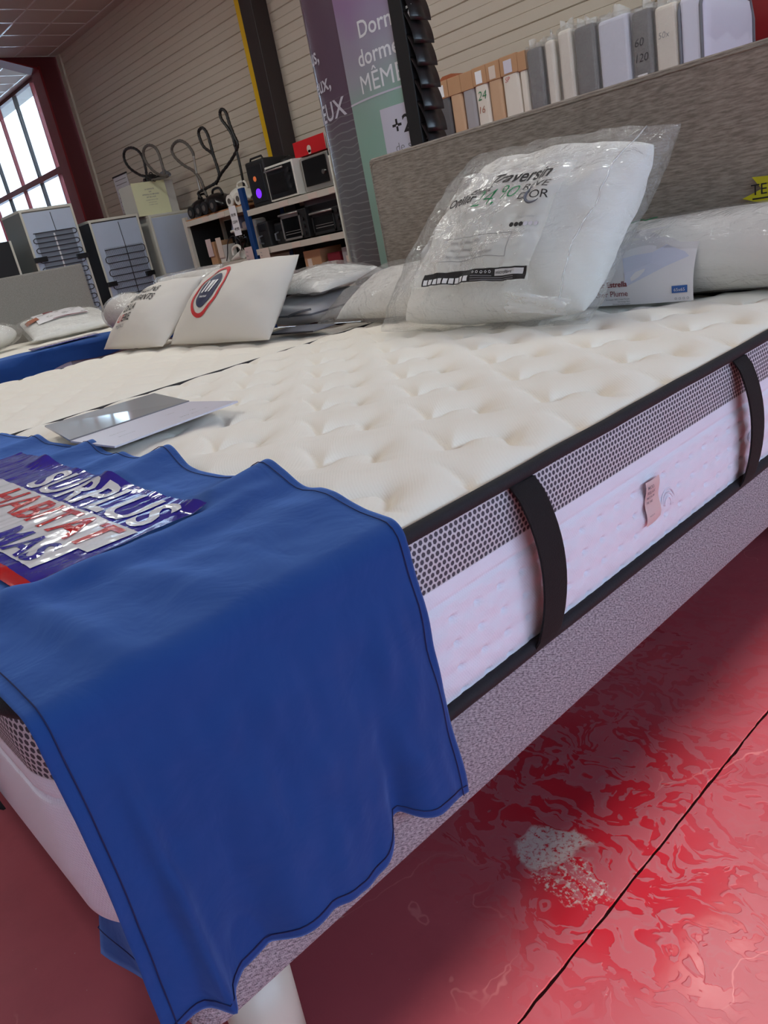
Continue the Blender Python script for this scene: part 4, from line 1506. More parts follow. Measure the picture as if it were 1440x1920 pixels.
mk('plastic_bag', ellipsoid((-6.18, 1.63, 0.747), (0.185, 0.335, 0.112), 40, 18), 'film', q4, smooth=True)

# blue cover over the foot of the third bed
fc = thing('cloth_cover', 'blue cloth cover over the foot of the far left bed', 'cloth', (-4.95, 1.9, 0.5))


def cov(s, t):
    y = 1.262 + 1.60 * s
    low = 0.12 + 0.06 * min(1, max(0, (0.30 - s) / 0.15))
    L = 0.30 + low
    d = t * L
    w = 0.010 * wob(y, d * 2, 0, 6, 3)
    if d < 0.285:
        return np.array([-5.155 + d + 0.05 * math.sin(y * 9), y, 0.652 + max(0, w)])
    k = (d - 0.285) / (L - 0.285)
    return np.array([-4.830 + max(0, w) + 0.006 * k, y, 0.648 - (L - 0.285) * k * (0.75 + (0.55 if s < 0.12 else 0.0)) + 0.01 * math.sin(y * 12)])


mk('draped_cloth', patch(cov, 0, 1, 0, 1, 80, 30), 'cloth', fc, smooth=True)
cv = bil((-5.10, 1.62, 0.668), (-5.10, 2.02, 0.668), (-5.30, 2.02, 0.668), (-5.30, 1.62, 0.668))
mk('shop_bag_print', sheet(bil((-4.93, 1.58, 0.664), (-4.93, 2.02, 0.664), (-5.10, 2.06, 0.666), (-5.10, 1.62, 0.664)), 0.003), 'bagblue', fc)
cv = bil((-4.93, 1.58, 0.668), (-4.93, 2.02, 0.668), (-5.10, 2.06, 0.670), (-5.10, 1.62, 0.668))
mk('print_lettering', text3('SURPLUS', cv, 0.1, 0.55, 0.3, 2.6, bold=0.03, stretch=1.1), 'bagwhite', fc)
mk('print_lettering', text3('HABITAT', cv, 0.2, 0.12, 0.3, 2.6, bold=0.03, stretch=1.1), 'bagred', fc)

# ------------------------------------------------------------------ promotional totem behind the headboard
bt = thing('advertising_totem', 'tall glossy advertising totem printed Dormez mieux behind the headboard', 'sign', (-2.58, 2.55, 0))
BX_A, BX_B, BX_C = -2.855, -2.660, -2.325


def sidep(s, z):
    a = -0.5 * PI * (1 - s)
    return np.array([-2.665 + 0.32 * math.sin(a), 2.58 - 0.133 * math.cos(a), z])


zz = np.linspace(0.02, 2.10, 60)
mk('side_panel', grid(np.array([[sidep(s, z) for z in zz] for s in np.linspace(0, 1.0, 18)])), 'bside', bt, smooth=True)
mk('edge_strip', tube([sidep(0.30, 0.02) + [0, -0.003, 0], sidep(0.30, 1.30) + [0, -0.003, 0]], 0.008, 8), 'steelw', bt, smooth=True, label='white plastic edge strip')


def front(s, z, lift=0.0):
    x = BX_B + (BX_C + 0.03 - BX_B) * s
    return np.array([x, 2.445 - 0.030 * math.sin(PI * min(s * 0.95 + 0.05, 1)) - lift, z])


mk('front_panel', grid(np.array([[front(s, z) for z in zz] for s in np.linspace(0, 0.868, 16)])), 'banner', bt, smooth=True)
mk('back_panel', box(-2.97, -2.345, 2.585, 2.60, 0.0, 2.10), 'blackm', bt)
mk('foot_plate', box(-2.99, -2.345, 2.44, 2.62, 0.0, 0.02), 'blackm', bt)
mk('panel_joint', grid(np.array([[front(s, z, 0.0015) for z in (1.437, 1.444)] for s in np.linspace(0.0, 0.866, 10)])), 'lilac', bt)
FA = 1.0
ft = lambda s, t: front(s, 1.2 + t * 0.365, 0.0015)
mk('white_lettering', text3('Dormez', ft, 0.40, (1.652 - 1.2) / 0.365, 0.165, FA, bold=0.012), 'paper', bt)
mk('white_lettering', text3('dormez', ft, 0.315, (1.557 - 1.2) / 0.365, 0.165, FA, bold=0.012), 'paper', bt)
mk('white_lettering', text3('MÊME', ft, 0.285, (1.462 - 1.2) / 0.365, 0.19, FA, bold=0.0), 'paper', bt)
mk('white_field', grid(np.array([[front(s, z, 0.0012) for z in np.linspace(0.95, 1.385, 6)] for s in np.linspace(0.515, 0.866, 8)])), 'lilac', bt)
mk('black_lettering', text3('+21', ft, 0.66, (1.282 - 1.2) / 0.365, 0.18, FA, bold=0.012), 'ink', bt)
mk('grey_lettering', text3('de somm.', ft, 0.66, (1.218 - 1.2) / 0.365, 0.095, FA, bold=-0.01), 'greyink', bt)
st_ = lambda s, t: sidep(s, 1.2 + t * 0.365) + np.array([0.0, -0.0025, 0])
for a, z, e, h in (('plus,', 1.655, 0.64, 0.18), ('mieux,', 1.540, 0.77, 0.18), ('MIEUX', 1.422, 0.93, 0.20)):
    mk('side_lettering', text3(a, st_, e, (z - 1.2) / 0.365, h, 1.05, 'R', bold=0.012, fine=1), 'lilac', bt)

# black leaflet rack with overlapping pockets hooked to the right edge of the totem
lr = thing('leaflet_rack', 'black leaflet rack with overlapping curved flaps beside the totem', 'rack', (-2.26, 2.50, 0))
mk('rack_spine', box(-2.340, -2.272, 2.422, 2.53, 0.0, 2.10, 0.004), 'blackm', lr)
for i in range(22):
    z0 = 0.42 + 0.076 * i
    P_ = np.array([[(-2.272 + 0.034 * math.sin(t * 0.55 * PI) + 0.004 * math.sin(s * 3), 2.425 + 0.11 * s, z0 + 0.115 * (1 - t)) for s in np.linspace(0, 1, 3)] for t in np.linspace(0, 1, 8)])
    f_ = mk('rack_flap', grid(P_), 'blackp', lr, smooth=True)
    f_.modifiers.new('thickness', 'SOLIDIFY').thickness = 0.003

# ------------------------------------------------------------------ cot mattresses standing in a row
rk = thing('storage_platform', 'low white platform carrying the row of wrapped cot mattresses behind the headboard', 'platform', (-3.0, 4.9, 0))
mk('platform_top', box(-4.45, -1.85, 4.45, 5.40, 0.52, 0.56), 'steelw', rk)
for x in (-4.40, -3.15, -1.90):
    mk('platform_leg', box(x - 0.025, x + 0.025, 4.48, 5.36, 0, 0.52), 'steelw', rk)

CF_, CD_ = 4.600, 5.250          # front and rear of the row


def cot(x0, x1, ztop, cover, label, band=None, wrap=False, ticket=None, ribbon=False, lean=0.0, group=None, piped=False, fy=0.0, art=None):
    t = thing('cot_mattress', label, 'mattress', ((x0 + x1) / 2, (CF_ + CD_) / 2, 0.56), group)
    y0 = CF_ + fy
    V, F = box(x0, x1, y0, CD_, 0.562, ztop, 0.022, 3)
    k = (V[:, 2] - 0.56) / (ztop - 0.56)
    V[:, 0] += lean * k
    mk('mattress_core', (V, F), cover, t, smooth=False)
    if band:
        V, F = box(x0 - 0.003, x1 + 0.003, y0 - 0.004, CD_ + 0.003, ztop - 0.105, ztop + 0.006, 0.003, 1)
        V[:, 0] += lean
        mk('cardboard_band', (V, F), band, t)
    if ticket:
        a, b = ticket
        w = x1 - x0
        mk('ticket', box(x0 + w * 0.22 + lean, x0 + w * 0.70 + lean, y0 - 0.0065, y0 - 0.0045, ztop - 0.095 + a, ztop - 0.020 + a), b, t)
    if wrap:
        V, F = box(x0 - 0.008, x1 + 0.008, y0 - 0.012, CD_ + 0.01, 0.562, ztop + 0.018, 0.03, 4)
        V = V.copy()
        for i in range(len(V)):
            V[i, 2] += 0.02 * max(0, wob(V[i, 0] * 2, V[i, 1], V[i, 2], 9, x0)) * (V[i, 2] > ztop - 0.1)
        V[:, 0] += lean * (V[:, 2] - 0.56) / (ztop - 0.56)
        mk('plastic_wrap', (V, F), 'film', t, smooth=True)
        # gathered film at the top
        mk('film_gather', cat_(*[patch(lambda s, tt, q=q: np.array([x0 + lean + (x1 - x0) * s + 0.01 * math.sin(5 * s + q), y0 + 0.05 + 0.14 * q + 0.03 * math.sin(9 * s), ztop + 0.005 + (0.036 + 0.022 * math.sin(7 * s + 2 * q + x0 * 30)) * tt]), 0, 1, 0, 1, 10, 4) for q in (0, 1)]), 'filmflat', t, smooth=True)
    if piped:
        for xs in (x0, x1):
            r_ = 0.06
            pth = [(y0, 0.58), (y0, ztop - r_), (y0 + 0.02, ztop - 0.02), (y0 + r_, ztop), (CD_ - r_ * 2, ztop), (CD_ - 0.04, ztop - 0.03), (CD_, ztop - r_ * 2), (CD_, 0.58)]
            mk('edge_piping', tube([(xs, a, b) for a, b in pth], 0.009, 6), 'darkgrey', t, smooth=True)
    if art:
        for a, z, h, c in art:
            fn = bil((x0, y0 - 0.0138 if wrap else y0 - 0.003, z), (x1, y0 - 0.0138 if wrap else y0 - 0.003, z), (x1, y0 - 0.0138 if wrap else y0 - 0.003, z + (x1 - x0)), (x0, y0 - 0.0138 if wrap else y0 - 0.003, z + (x1 - x0)))
            mk('marker_writing', text3(a, fn, 0.2, 0.1, h, 1.0, bold=-0.01, shear=0.2), c, t)
    return t


C = cot
zt = 1.802
C(-4.212, -4.130, zt - 0.02, 'cotm', 'thin grey kraft-banded cot mattress at the left end of the row by the leaflet rack', 'kraft')
C(-4.120, -4.005, zt, 'cotg', 'charcoal cot mattress with a kraft band and white ticket, second in the row', 'kraft', ticket=(0, 'paper'))
C(-3.995, -3.885, zt, 'kraft2', 'plain kraft wrapped cot mattress without ticket between the charcoal and the mid grey ones', 'kraft')
C(-3.878, -3.775, zt, 'cotm', 'mid grey cot mattress with a brown kraft band and no ticket', 'kraft')
C(-3.768, -3.655, zt + 0.004, 'cotw', 'white cot mattress with green marker writing under its ticketed kraft band', 'kraft', ticket=(0, 'paper'), art=[('24', 1.60, 0.5, 'green'), ('16', 1.52, 0.4, 'brown')])
C(-3.648, -3.540, zt + 0.004, 'kraft2', 'kraft wrapped cot mattress with a white ticket right of the green-marked one', 'kraft', ticket=(0, 'tagcard'))
C(-3.530, -3.395, zt + 0.006, 'cotw', 'white cot mattress with red marker writing, widest kraft band and ticket', 'kraft', ticket=(0, 'lilac'), art=[('SP', 1.650, 0.22, 'redink')])
C(-3.388, -3.330, zt, 'cotw', 'thin bare white cot mattress with a narrow kraft corner', 'kraft')
C(-3.322, -3.205, zt, 'cotg', 'charcoal cot mattress in crinkled film, darkest one near the middle of the row', wrap=True)
C(-3.182, -3.112, zt + 0.01, 'cotw', 'cream cot mattress in film, right next to the wrapped charcoal one', wrap=True)
C(-3.082, -2.985, zt + 0.035, 'cotw', 'cream cot mattress in film, taller and left of the dark grey pair', wrap=True)
C(-2.968, -2.825, zt + 0.018, 'cotg', 'dark grey cot mattress in shiny film left of the bluish white one', wrap=True)
C(-2.805, -2.610, zt + 0.004, 'cotb', 'bluish white wrapped cot mattress between two dark grey ones', wrap=True)
C(-2.590, -2.468, zt - 0.012, 'cotg', 'slate cot mattress in film with black marker writing on its front', wrap=True, art=[('60', 1.60, 0.35, 'ink'), ('120', 1.52, 0.35, 'ink')], ticket=(-0.30, 'paper'))
C(-2.450, -2.320, zt - 0.028, 'cotw', 'cream cot mattress in film left of the piped quilted one', wrap=True, art=[('50x', 1.60, 0.25, 'greyink')])
qm = C(-2.305, -2.185, zt - 0.030, 'cotb', 'quilted white cot mattress with dark grey piping at the right end of the row', piped=True)
q_ = np.zeros((20, 20, 3))
T_ = stitch_tile(0.26, 0.26, [(-0.13, 0.0), (-0.06, 0.02), (0, 0.0), (0.06, -0.02), (0.13, 0.0)], [1, 1, 1, 1, 1], 0.03, False, 0.01)
Y_, Z_ = np.meshgrid(np.linspace(CF_ + 0.03, CD_ - 0.05, 60), np.linspace(0.60, zt - 0.055, 100), indexing='ij')
E_ = np.clip(np.minimum(np.minimum(Y_ - CF_ - 0.03, CD_ - 0.05 - Y_), zt - 0.055 - Z_) / 0.05, 0, 1) ** 0.5
X_ = -2.188 + E_ * (0.022 - 0.012 * tile_sample(T_, 0.26, 0.26, Y_, Z_))
mk('quilted_face', grid(np.stack([X_, Y_, Z_], 2)), 'cotb', qm, smooth=True)

# flat white carton behind the left end of the row
fcn = thing('carton', 'flat pale carton with a brown lid behind the left end of the cot mattress row', 'box', (-4.35, 5.2, 0.56))
mk('carton_body', box(-4.44, -4.22, 5.00, 5.38, 0.562, 1.86, 0.004), 'lilac', fcn)
mk('carton_lid', prism([(-4.45, 1.862), (-4.20, 1.862), (-4.28, 1.905), (-4.37, 1.905)], 'y', 4.98, 5.39), 'brown', fcn)

# ------------------------------------------------------------------ refrigerators with their backs to the shop


def fridge(name, label, x, y0, y1, z1, body, depth, back='galv', coil=None, brk=None, plate=False):
    t = thing(name, label, 'refrigerator', (x - depth / 2, (y0 + y1) / 2, 0))
    mk('cabinet', box(x - depth, x, y0, y1, 0.0, z1, 0.008), body, t)
    mk('top_trim', box(x - depth - 0.003, x + 0.006, y0 - 0.003, y1 + 0.003, z1 - 0.018, z1 + 0.012, 0.004), 'fridgew', t)
    bk = mk('back_panel', box(x, x + 0.006, y0 + 0.025, y1 - 0.025, 0.05, z1 - 0.03, 0.002), back, t)
    for yy in (y0 + 0.012, y1 - 0.012):
        mk('back_frame', box(x, x + 0.014, yy - 0.012, yy + 0.012, 0.02, z1 - 0.01, 0.003), 'fridgew', t)
    mk('compressor_tray', box(x - 0.02, x + 0.02, y0 + 0.03, y1 - 0.03, 0.05, 0.24, 0.005), 'blackm', t)
    if coil:
        ca, cb, ct, step, nrow = coil
        pts = []
        for i in range(nrow):
            z = ct - step * i
            a, b = (ca, cb) if i % 2 == 0 else (cb, ca)
            pts += [(x + 0.030, a, z), (x + 0.030, b, z)]
            if i < nrow - 1:
                sg = 1 if b > a else -1
                pts += [(x + 0.030, b + sg * 0.022, z - step * 0.25), (x + 0.030, b + sg * 0.022, z - step * 0.75)]
        mk('condenser_pipe', tube(pts, 0.0055, 6), 'coil', t, smooth=True)
        zb = ct - step * (nrow - 1)
        if plate:
            mk('condenser_plate', box(x + 0.018, x + 0.021, ca + 0.02, cb - 0.02, zb, ct), 'galvd', t)
            mk('bright_seam', box(x + 0.0212, x + 0.024, (ca + cb) / 2 - 0.012, (ca + cb) / 2 + 0.006, zb, ct - 0.02), 'paper', t)
        else:
            w0 = None
            n_ = 34
            for i in range(n_):
                yy = ca + (cb - ca) * (i + 0.5) / n_
                if w0 is None:
                    w0 = mk('condenser_wire', box(x + 0.0215, x + 0.0245, yy - 0.0012, yy + 0.0012, zb - 0.02, ct + 0.02), 'coil', t)
                    yw = yy
                else:
                    c = w0.copy()
                    c.location = (0, yy - yw, 0)
                    COL.objects.link(c)
        mk('capillary_pipe', tube([(x + 0.010, (ca + cb) / 2 + 0.03, z1 - 0.05), (x + 0.012, (ca + cb) / 2 + 0.035, ct), (x + 0.012, (ca + cb) / 2 + 0.03, 0.3)], 0.0035, 5), 'coil', t)
    if brk:
        for a, b, z in brk:
            mk('pipe_bracket', box(x + 0.006, x + 0.040, a, b, z - 0.028, z + 0.028, 0.004), 'blackp', t)
    return t


FX = -9.6
fridge('refrigerator', 'refrigerator back with a plated black condenser coil, behind the far left headboard', FX, 3.457, 4.085, 1.890, 'fridge', 0.62, coil=(3.53, 4.02, 1.630, 0.0545, 22), brk=[(3.45, 3.60, 1.345), (3.95, 4.095, 1.310)], plate=True)
fridge('refrigerator', 'second refrigerator back, with a wire grid condenser, left of the plain grey panel', FX, 4.224, 4.878, 1.672, 'fridgeb', 0.62, coil=(4.31, 4.82, 1.320, 0.078, 14), brk=[(4.215, 4.345, 0.925), (4.76, 4.88, 0.965)])
fz = fridge('freezer', 'cream freezer seen from its plain bluish grey back panel beside the shelving', FX, 5.02, 5.685, 1.628, 'fridgew', 0.62, back='galv')
bfz = thing('refrigerator', 'black refrigerator with a pale edge at the far left, half out of view', 'refrigerator', (-9.9, 2.95, 0))
mk('cabinet', box(-10.3, FX, 2.62, 3.262, 0.0, 1.60, 0.008), 'fridgeb', bfz)
mk('back_rib', box(FX, FX + 0.02, 2.95, 3.00, 0.05, 1.55), 'blackm', bfz)
mk('edge_trim', box(FX - 0.005, FX + 0.008, 3.245, 3.268, 0.0, 1.60, 0.002), 'fridgew', bfz)
upr = thing('refrigerator', 'tall white refrigerator side with black cable loops behind the black one at the far left', 'refrigerator', (-10.6, 3.0, 0))
mk('cabinet', box(-11.3, -10.6, 2.75, 3.42, 0.0, 2.16, 0.01), 'fridgew', upr)
mk('back_panel', box(-10.6, -10.594, 2.78, 3.39, 0.05, 2.12), 'galv', upr)
mk('power_cable', tube(spline([(-10.58, 3.30, 2.0), (-10.57, 3.20, 1.9), (-10.57, 3.28, 1.82), (-10.57, 3.34, 1.93), (-10.57, 3.22, 1.98), (-10.57, 3.25, 1.75)], 6), 0.006, 5), 'hose', upr, smooth=True)

# carton with a notice on the freezer
cn = thing('carton', 'white carton with a pale yellow printed notice standing on the freezer', 'box', (-9.85, 5.25, 1.642))
mk('carton_body', box(-10.05, -9.66, 4.945, 5.52, 1.642, 2.030, 0.004), 'carton', cn)
nt = mk('paper_notice', box(-9.655, -9.652, 4.930, 5.400, 1.642, 2.035), 'notice', cn, label='pale yellow paper notice')
nf = bil((-9.6505, 4.93, 1.642), (-9.6505, 5.40, 1.642), (-9.6505, 5.40, 2.035), (-9.6505, 4.93, 2.035))
for a, y, h in (('LA GARANTIE', 0.76, 0.04), ('DES', 0.68, 0.04), ('APPAREILS DU MAGASIN', 0.60, 0.04), ('EST DE 2 ANS', 0.52, 0.04), ('SUR PRESENTATION DU TICKET', 0.44, 0.022), ('pieces et main d oeuvre', 0.37, 0.022), ('voir conditions a la caisse', 0.30, 0.022)):
    mk('notice_line', text3(a, nf, 0.5, y, h, 1.2, 'C', bold=0.01), 'greyink', nt)

ch = thing('wall_chart', 'narrow white ruled chart hanging on the cladding left of the notice carton', 'chart', (-11.52, 5.75, 1.86))
mk('chart_sheet', box(-11.745, -11.29, 5.748, 5.754, 1.86, 2.372), 'paper', ch)
mk('chart_rail', box(-11.755, -11.28, 5.742, 5.756, 2.365, 2.385), 'ink', ch)
for i in range(8):
    mk('chart_rule', box(-11.70, -11.34, 5.7465, 5.748, 2.31 - 0.058 * i, 2.318 - 0.058 * i), 'greyink', ch)

# ------------------------------------------------------------------ steel shelving with small appliances
sv = thing('shelving_unit', 'long off white steel shelving with a blue post along the cladded wall', 'shelf', (-7.3, 5.4, 0))
SX0, SXM, SX1 = -8.90, -7.565, -5.93
SY0, SY1 = 5.10, 5.62


def shelf(x0, x1, z, lip=0.062, chip=False):
    mk('shelf_board', box(x0, x1, SY0 + 0.012, SY1, z - 0.022, z), 'chip' if chip else 'steelw', sv)
    mk('shelf_beam', box(x0, x1, SY0, SY0 + 0.012, z - lip, z - (0.014 if chip else 0.0), 0.002), 'steelw', sv)
    mk('rear_beam', box(x0, x1, SY1, SY1 + 0.012, z - lip, z), 'steelw', sv)


shelf(SXM, SX1, 1.387)
shelf(SXM, SX1, 0.975)
shelf(SXM, SX1, 0.520)
shelf(SX0, SXM, 1.462, 0.075, True)
shelf(SX0, SXM, 0.905)
shelf(SX0, SXM, 0.50)
for x, z1, m in ((SX0, 1.50, 'steelw'), (SX1, 1.40, 'steelw')):
    for y in (SY0 - 0.004, SY1 - 0.03):
        mk('post', box(x - 0.035, x + 0.035, y, y + 0.045, 0, z1, 0.002), m, sv)
for y in (SY0 - 0.004, SY1 - 0.03):
    mk('post', box(SXM - 0.035, SXM + 0.04, y, y + 0.045, 0, 1.62, 0.002), 'bluepost', sv, label='blue post')
mk('back_sheet', box(SX0, SX1, SY1 + 0.014, SY1 + 0.020, 0.1, 1.385), 'blackm', sv)
mk('end_sheet', box(SX0 - 0.005, SX0 + 0.003, SY0 + 0.05, SY1, 0.1, 1.43), 'blackm', sv)
mk('end_sheet', box(SX1 + 0.01, SX1 + 0.02, SY0 + 0.05, SY1, 0.1, 1.36), 'blackm', sv)
for x, z in ((-6.84, 1.325), (-6.35, 1.325), (-6.78, 0.913), (-6.28, 0.913), (-8.40, 1.39), (-8.05, 1.39), (-6.02, 1.325)):
    mk('price_ticket', box(x - 0.075, x + 0.075, SY0 - 0.004, SY0 - 0.001, z + 0.006, z + 0.054), 'tagcard', sv)
mk('post_plate', box(-5.965, -5.865, SY0 - 0.016, SY0 - 0.010, 1.185, 1.870), 'carton', sv, label='pale plate on the end post')
mk('plate_number', text3('8', bil((-5.95, SY0 - 0.018, 1.42), (-5.87, SY0 - 0.018, 1.42), (-5.87, SY0 - 0.018, 1.50), (-5.95, SY0 - 0.018, 1.50)), 0.4, 0.2, 0.4), 'greyink', sv)
mk('cardboard_flag', patch(bil((-5.955, 5.08, 0.955), (-5.80, 4.98, 1.02), (-5.66, 4.98, 1.135), (-5.84, 5.08, 1.13)), 0, 1, 0, 1), 'tagcard', sv)

shelf_y = 5.14


def oven(name, label, cat, x0, x1, z0, z1, y0, body, style):
    t = thing(name, label, cat, ((x0 + x1) / 2, y0 + 0.17, z0))
    mk('casing', box(x0, x1, y0, y0 + 0.34, z0 + 0.012, z1, 0.006), body, t)
    for a in (x0 + 0.03, x1 - 0.03):
        mk('foot', box(a - 0.012, a + 0.012, y0 + 0.03, y0 + 0.30, z0, z0 + 0.012), 'blackm', t)
    w, h = x1 - x0, z1 - z0
    if style == 'frame':        # microwave with a dark fascia inside a pale frame
        mk('fascia', box(x0 + 0.018, x1 - 0.018, y0 - 0.006, y0, z0 + 0.03, z1 - 0.02, 0.003), 'blackp', t)
        mk('door_window', box(x0 + 0.05, x0 + w * 0.70, y0 - 0.009, y0 - 0.006, z0 + 0.075, z1 - 0.085, 0.002), 'dglass', t)
        mk('door_handle', tube([(x0 + 0.03, y0 - 0.03, z1 - 0.045), (x0 + w * 0.72, y0 - 0.03, z1 - 0.045)], 0.009, 8), 'silver', t, smooth=True)
        for k in range(3):
            mk('control_knob', disc((x1 - 0.075, y0 - 0.004, z0 + 0.11 + 0.075 * k), (0, -1, 0), 0.02, 16, 0.016), 'blackm', t)
    elif style == 'silver':
        mk('door', box(x0 + 0.03, x1 - 0.03, y0 - 0.008, y0, z0 + 0.06, z1 - 0.022, 0.004), 'dglass', t)
        mk('control_knob', disc((x1 - 0.085, y0 - 0.006, z0 + 0.155), (0, -1, 0), 0.022, 18, 0.016), 'chrome', t)
        mk('top_trim', box(x0 + 0.05, x1 - 0.05, y0 - 0.004, y0, z1 - 0.018, z1 - 0.004), 'silver', t)
    else:                       # mini oven: glass door, rod handle, rack inside
        mk('door_frame', cat_(box(x0 + 0.01, x0 + w * 0.76, y0 - 0.012, y0, z0 + 0.02, z0 + 0.04), box(x0 + 0.01, x0 + w * 0.76, y0 - 0.012, y0, z1 - 0.055, z1 - 0.03),
                              box(x0 + 0.01, x0 + 0.028, y0 - 0.012, y0, z0 + 0.02, z1 - 0.03), box(x0 + w * 0.73, x0 + w * 0.76, y0 - 0.012, y0, z0 + 0.02, z1 - 0.03)), 'silver' if style == 'mini' else 'blackm', t)
        mk('door_window', box(x0 + 0.028, x0 + w * 0.73, y0 - 0.006, y0 - 0.003, z0 + 0.04, z1 - 0.055), 'dglass', t)
        mk('door_handle', tube([(x0 + 0.02, y0 - 0.035, z1 - 0.02), (x0 + w * 0.80, y0 - 0.035, z1 - 0.02)], 0.010, 8), 'silver', t, smooth=True)
        mk('oven_rack', box(x0 + 0.05, x0 + w * 0.70, y0 - 0.0085, y0 - 0.006, z0 + 0.075, z0 + 0.081), 'silver', t)
        mk('oven_rack', box(x0 + 0.05, x0 + w * 0.70, y0 - 0.0085, y0 - 0.006, z0 + 0.100, z0 + 0.104), 'silver', t)
        for k in range(3):
            mk('control_knob', disc((x1 - 0.055, y0 - 0.002, z0 + 0.06 + 0.07 * k), (0, -1, 0), 0.018, 14, 0.016), 'blackm', t)
    return t


oven('microwave', 'white framed microwave with three knobs, left of the silver one under the red carton', 'microwave', -7.080, -6.600, 1.389, 1.735, 5.13, 'whitep', 'frame')
oven('microwave', 'silver microwave with one round knob on the top shelf right of the white framed one', 'microwave', -6.560, -6.130, 1.389, 1.715, 5.20, 'silver', 'silver')
oven('mini_oven', 'mini oven with a bright steel door frame on the middle shelf', 'oven', -7.010, -6.570, 0.977, 1.270, 5.14, 'blackm', 'mini')
oven('mini_oven', 'black mini oven with a steel handle at the right of the middle shelf', 'oven', -6.490, -6.020, 0.977, 1.215, 5.14, 'blackm', 'black')

rb = thing('carton', 'bright red printed carton lying on the microwaves', 'box', (-6.45, 5.38, 1.737))
mk('carton_body', box(-6.685, -6.185, 5.25, 5.50, 1.737, 1.880, 0.003), 'redbox', rb)
mk('carton_end', box(-6.186, -6.180, 5.252, 5.498, 1.740, 1.878), 'carton', rb)
mk('printed_motif', disc((-6.44, 5.249, 1.785), (0, -1, 0), 0.034, 16, 0.0015), 'tagcard', rb)
mk('printed_motif', box(-6.460, -6.420, 5.2475, 5.249, 1.739, 1.775), 'tagcard', rb)
kb = thing('carton', 'tall black carton at the right end of the top shelf behind the post', 'box', (-5.98, 5.4, 1.389))
mk('carton_body', box(-6.09, -5.90, 5.20, 5.55, 1.389, 1.690, 0.003), 'blackm', kb)
mk('carton_lid', box(-6.095, -5.895, 5.19, 5.56, 1.690, 1.835, 0.003), 'fridgeb', kb)
mk('printed_word', text3('CHILL', bil((-6.07, 5.188, 1.72), (-5.91, 5.188, 1.72), (-5.91, 5.188, 1.83), (-6.07, 5.188, 1.83)), 0.1, 0.4, 0.28, 1.45), 'tagcard', kb)
sp = thing('party_speaker', 'black party speaker with purple and orange glowing cones on the top shelf', 'speaker', (-7.28, 5.3, 1.389))
V, F = box(-7.445, -7.110, 5.15, 5.46, 1.389, 1.840, 0.02, 3)
mk('cabinet', (V, F), 'blackm', sp)
mk('speaker_grille', box(-7.405, -7.15, 5.142, 5.152, 1.43, 1.79, 0.004), 'blackp', sp)
mk('woofer_glow', disc((-7.285, 5.143, 1.520), (0, -1, 0), 0.048, 20, 0.006), 'purple', sp, label='purple glowing cone')
mk('tweeter_glow', disc((-7.300, 5.143, 1.665), (0, -1, 0), 0.026, 18, 0.006), 'orange', sp, label='dim orange glowing cone')
mk('woofer_rim', disc((-7.285, 5.143, 1.520), (0, -1, 0), 0.075, 24, 0.003), 'blackm', sp)
mk('carry_handle', tube([(-7.40, 5.2, 1.835), (-7.38, 5.2, 1.868), (-7.18, 5.2, 1.868), (-7.16, 5.2, 1.835)], 0.011, 6), 'blackp', sp, smooth=True)
kc = thing('kettle', 'small black appliance peeping over the white framed microwave', 'kettle', (-7.0, 5.42, 1.737))
mk('body', lathe([(0, 1.737), (0.075, 1.737), (0.085, 1.76), (0.07, 1.79), (0.02, 1.80), (0, 1.80)], -7.0, 5.40, 18), 'blackm', kc, smooth=True)
mk('handle', tube([(-7.06, 5.40, 1.78), (-7.04, 5.40, 1.815), (-6.97, 5.40, 1.812), (-6.94, 5.40, 1.78)], 0.007, 6), 'blackp', kc, smooth=True)
gb = thing('carton', 'dark grey carton lying on top of the black mini oven', 'box', (-6.35, 5.35, 1.217))
mk('carton_body', box(-6.64, -6.11, 5.20, 5.55, 1.277, 1.352, 0.003), 'cotg', gb)
mk('carton_flap', box(-6.64, -6.11, 5.195, 5.201, 1.217, 1.277), 'fridgeb', gb)
for i, (x0, x1, y, z1, lab_) in enumerate(((-7.50, -7.30, 5.16, 1.24, 'tall black coffee machine beside the blue post on the middle shelf'), (-7.27, -7.06, 5.22, 1.20, 'black air fryer left of the bright mini oven on the middle shelf'))):
    t = thing('coffee_machine' if i == 0 else 'air_fryer', lab_, 'appliance', ((x0 + x1) / 2, 5.3, 0.977))
    mk('body', box(x0, x1, y, 5.50, 0.977, z1, 0.02, 3), 'blackm', t)
    mk('front_panel', box(x0 + 0.03, x1 - 0.03, y - 0.006, y, z1 - 0.09, z1 - 0.02, 0.002), 'blackp', t)
    mk('handle', tube([(x0 + 0.07, y - 0.004, 1.10), (x0 + 0.07, y - 0.05, 1.09), (x0 + 0.07, y - 0.05, 1.03), (x0 + 0.07, y - 0.004, 1.02)], 0.011, 6), 'darkgrey', t, smooth=True)
for nm, lab_, x0, x1, y0, z1, m in (('carton', 'brown carton on the lowest visible shelf', -6.83, -6.55, 5.2, 0.86, 'kraft'), ('carton', 'small dark red carton on the lowest visible shelf', -6.44, -6.24, 5.2, 0.80, 'claret'),
                                    ('carton', 'pale grey carton at the right end of the lowest visible shelf', -6.20, -5.99, 5.2, 0.83, 'cotm'), ('carton', 'black carton at the left of the lowest right hand shelf', -7.45, -7.05, 5.2, 0.80, 'blackm')):
    t = thing(nm, lab_, 'box', ((x0 + x1) / 2, y0 + 0.15, 0.522))
    mk('carton_body', box(x0, x1, y0, y0 + 0.3, 0.522, z1, 0.003), m, t)
    mk('carton_label', box(x0 + 0.05, x0 + 0.12, y0 - 0.002, y0, z1 - 0.16, z1 - 0.08), 'tagcard', t)

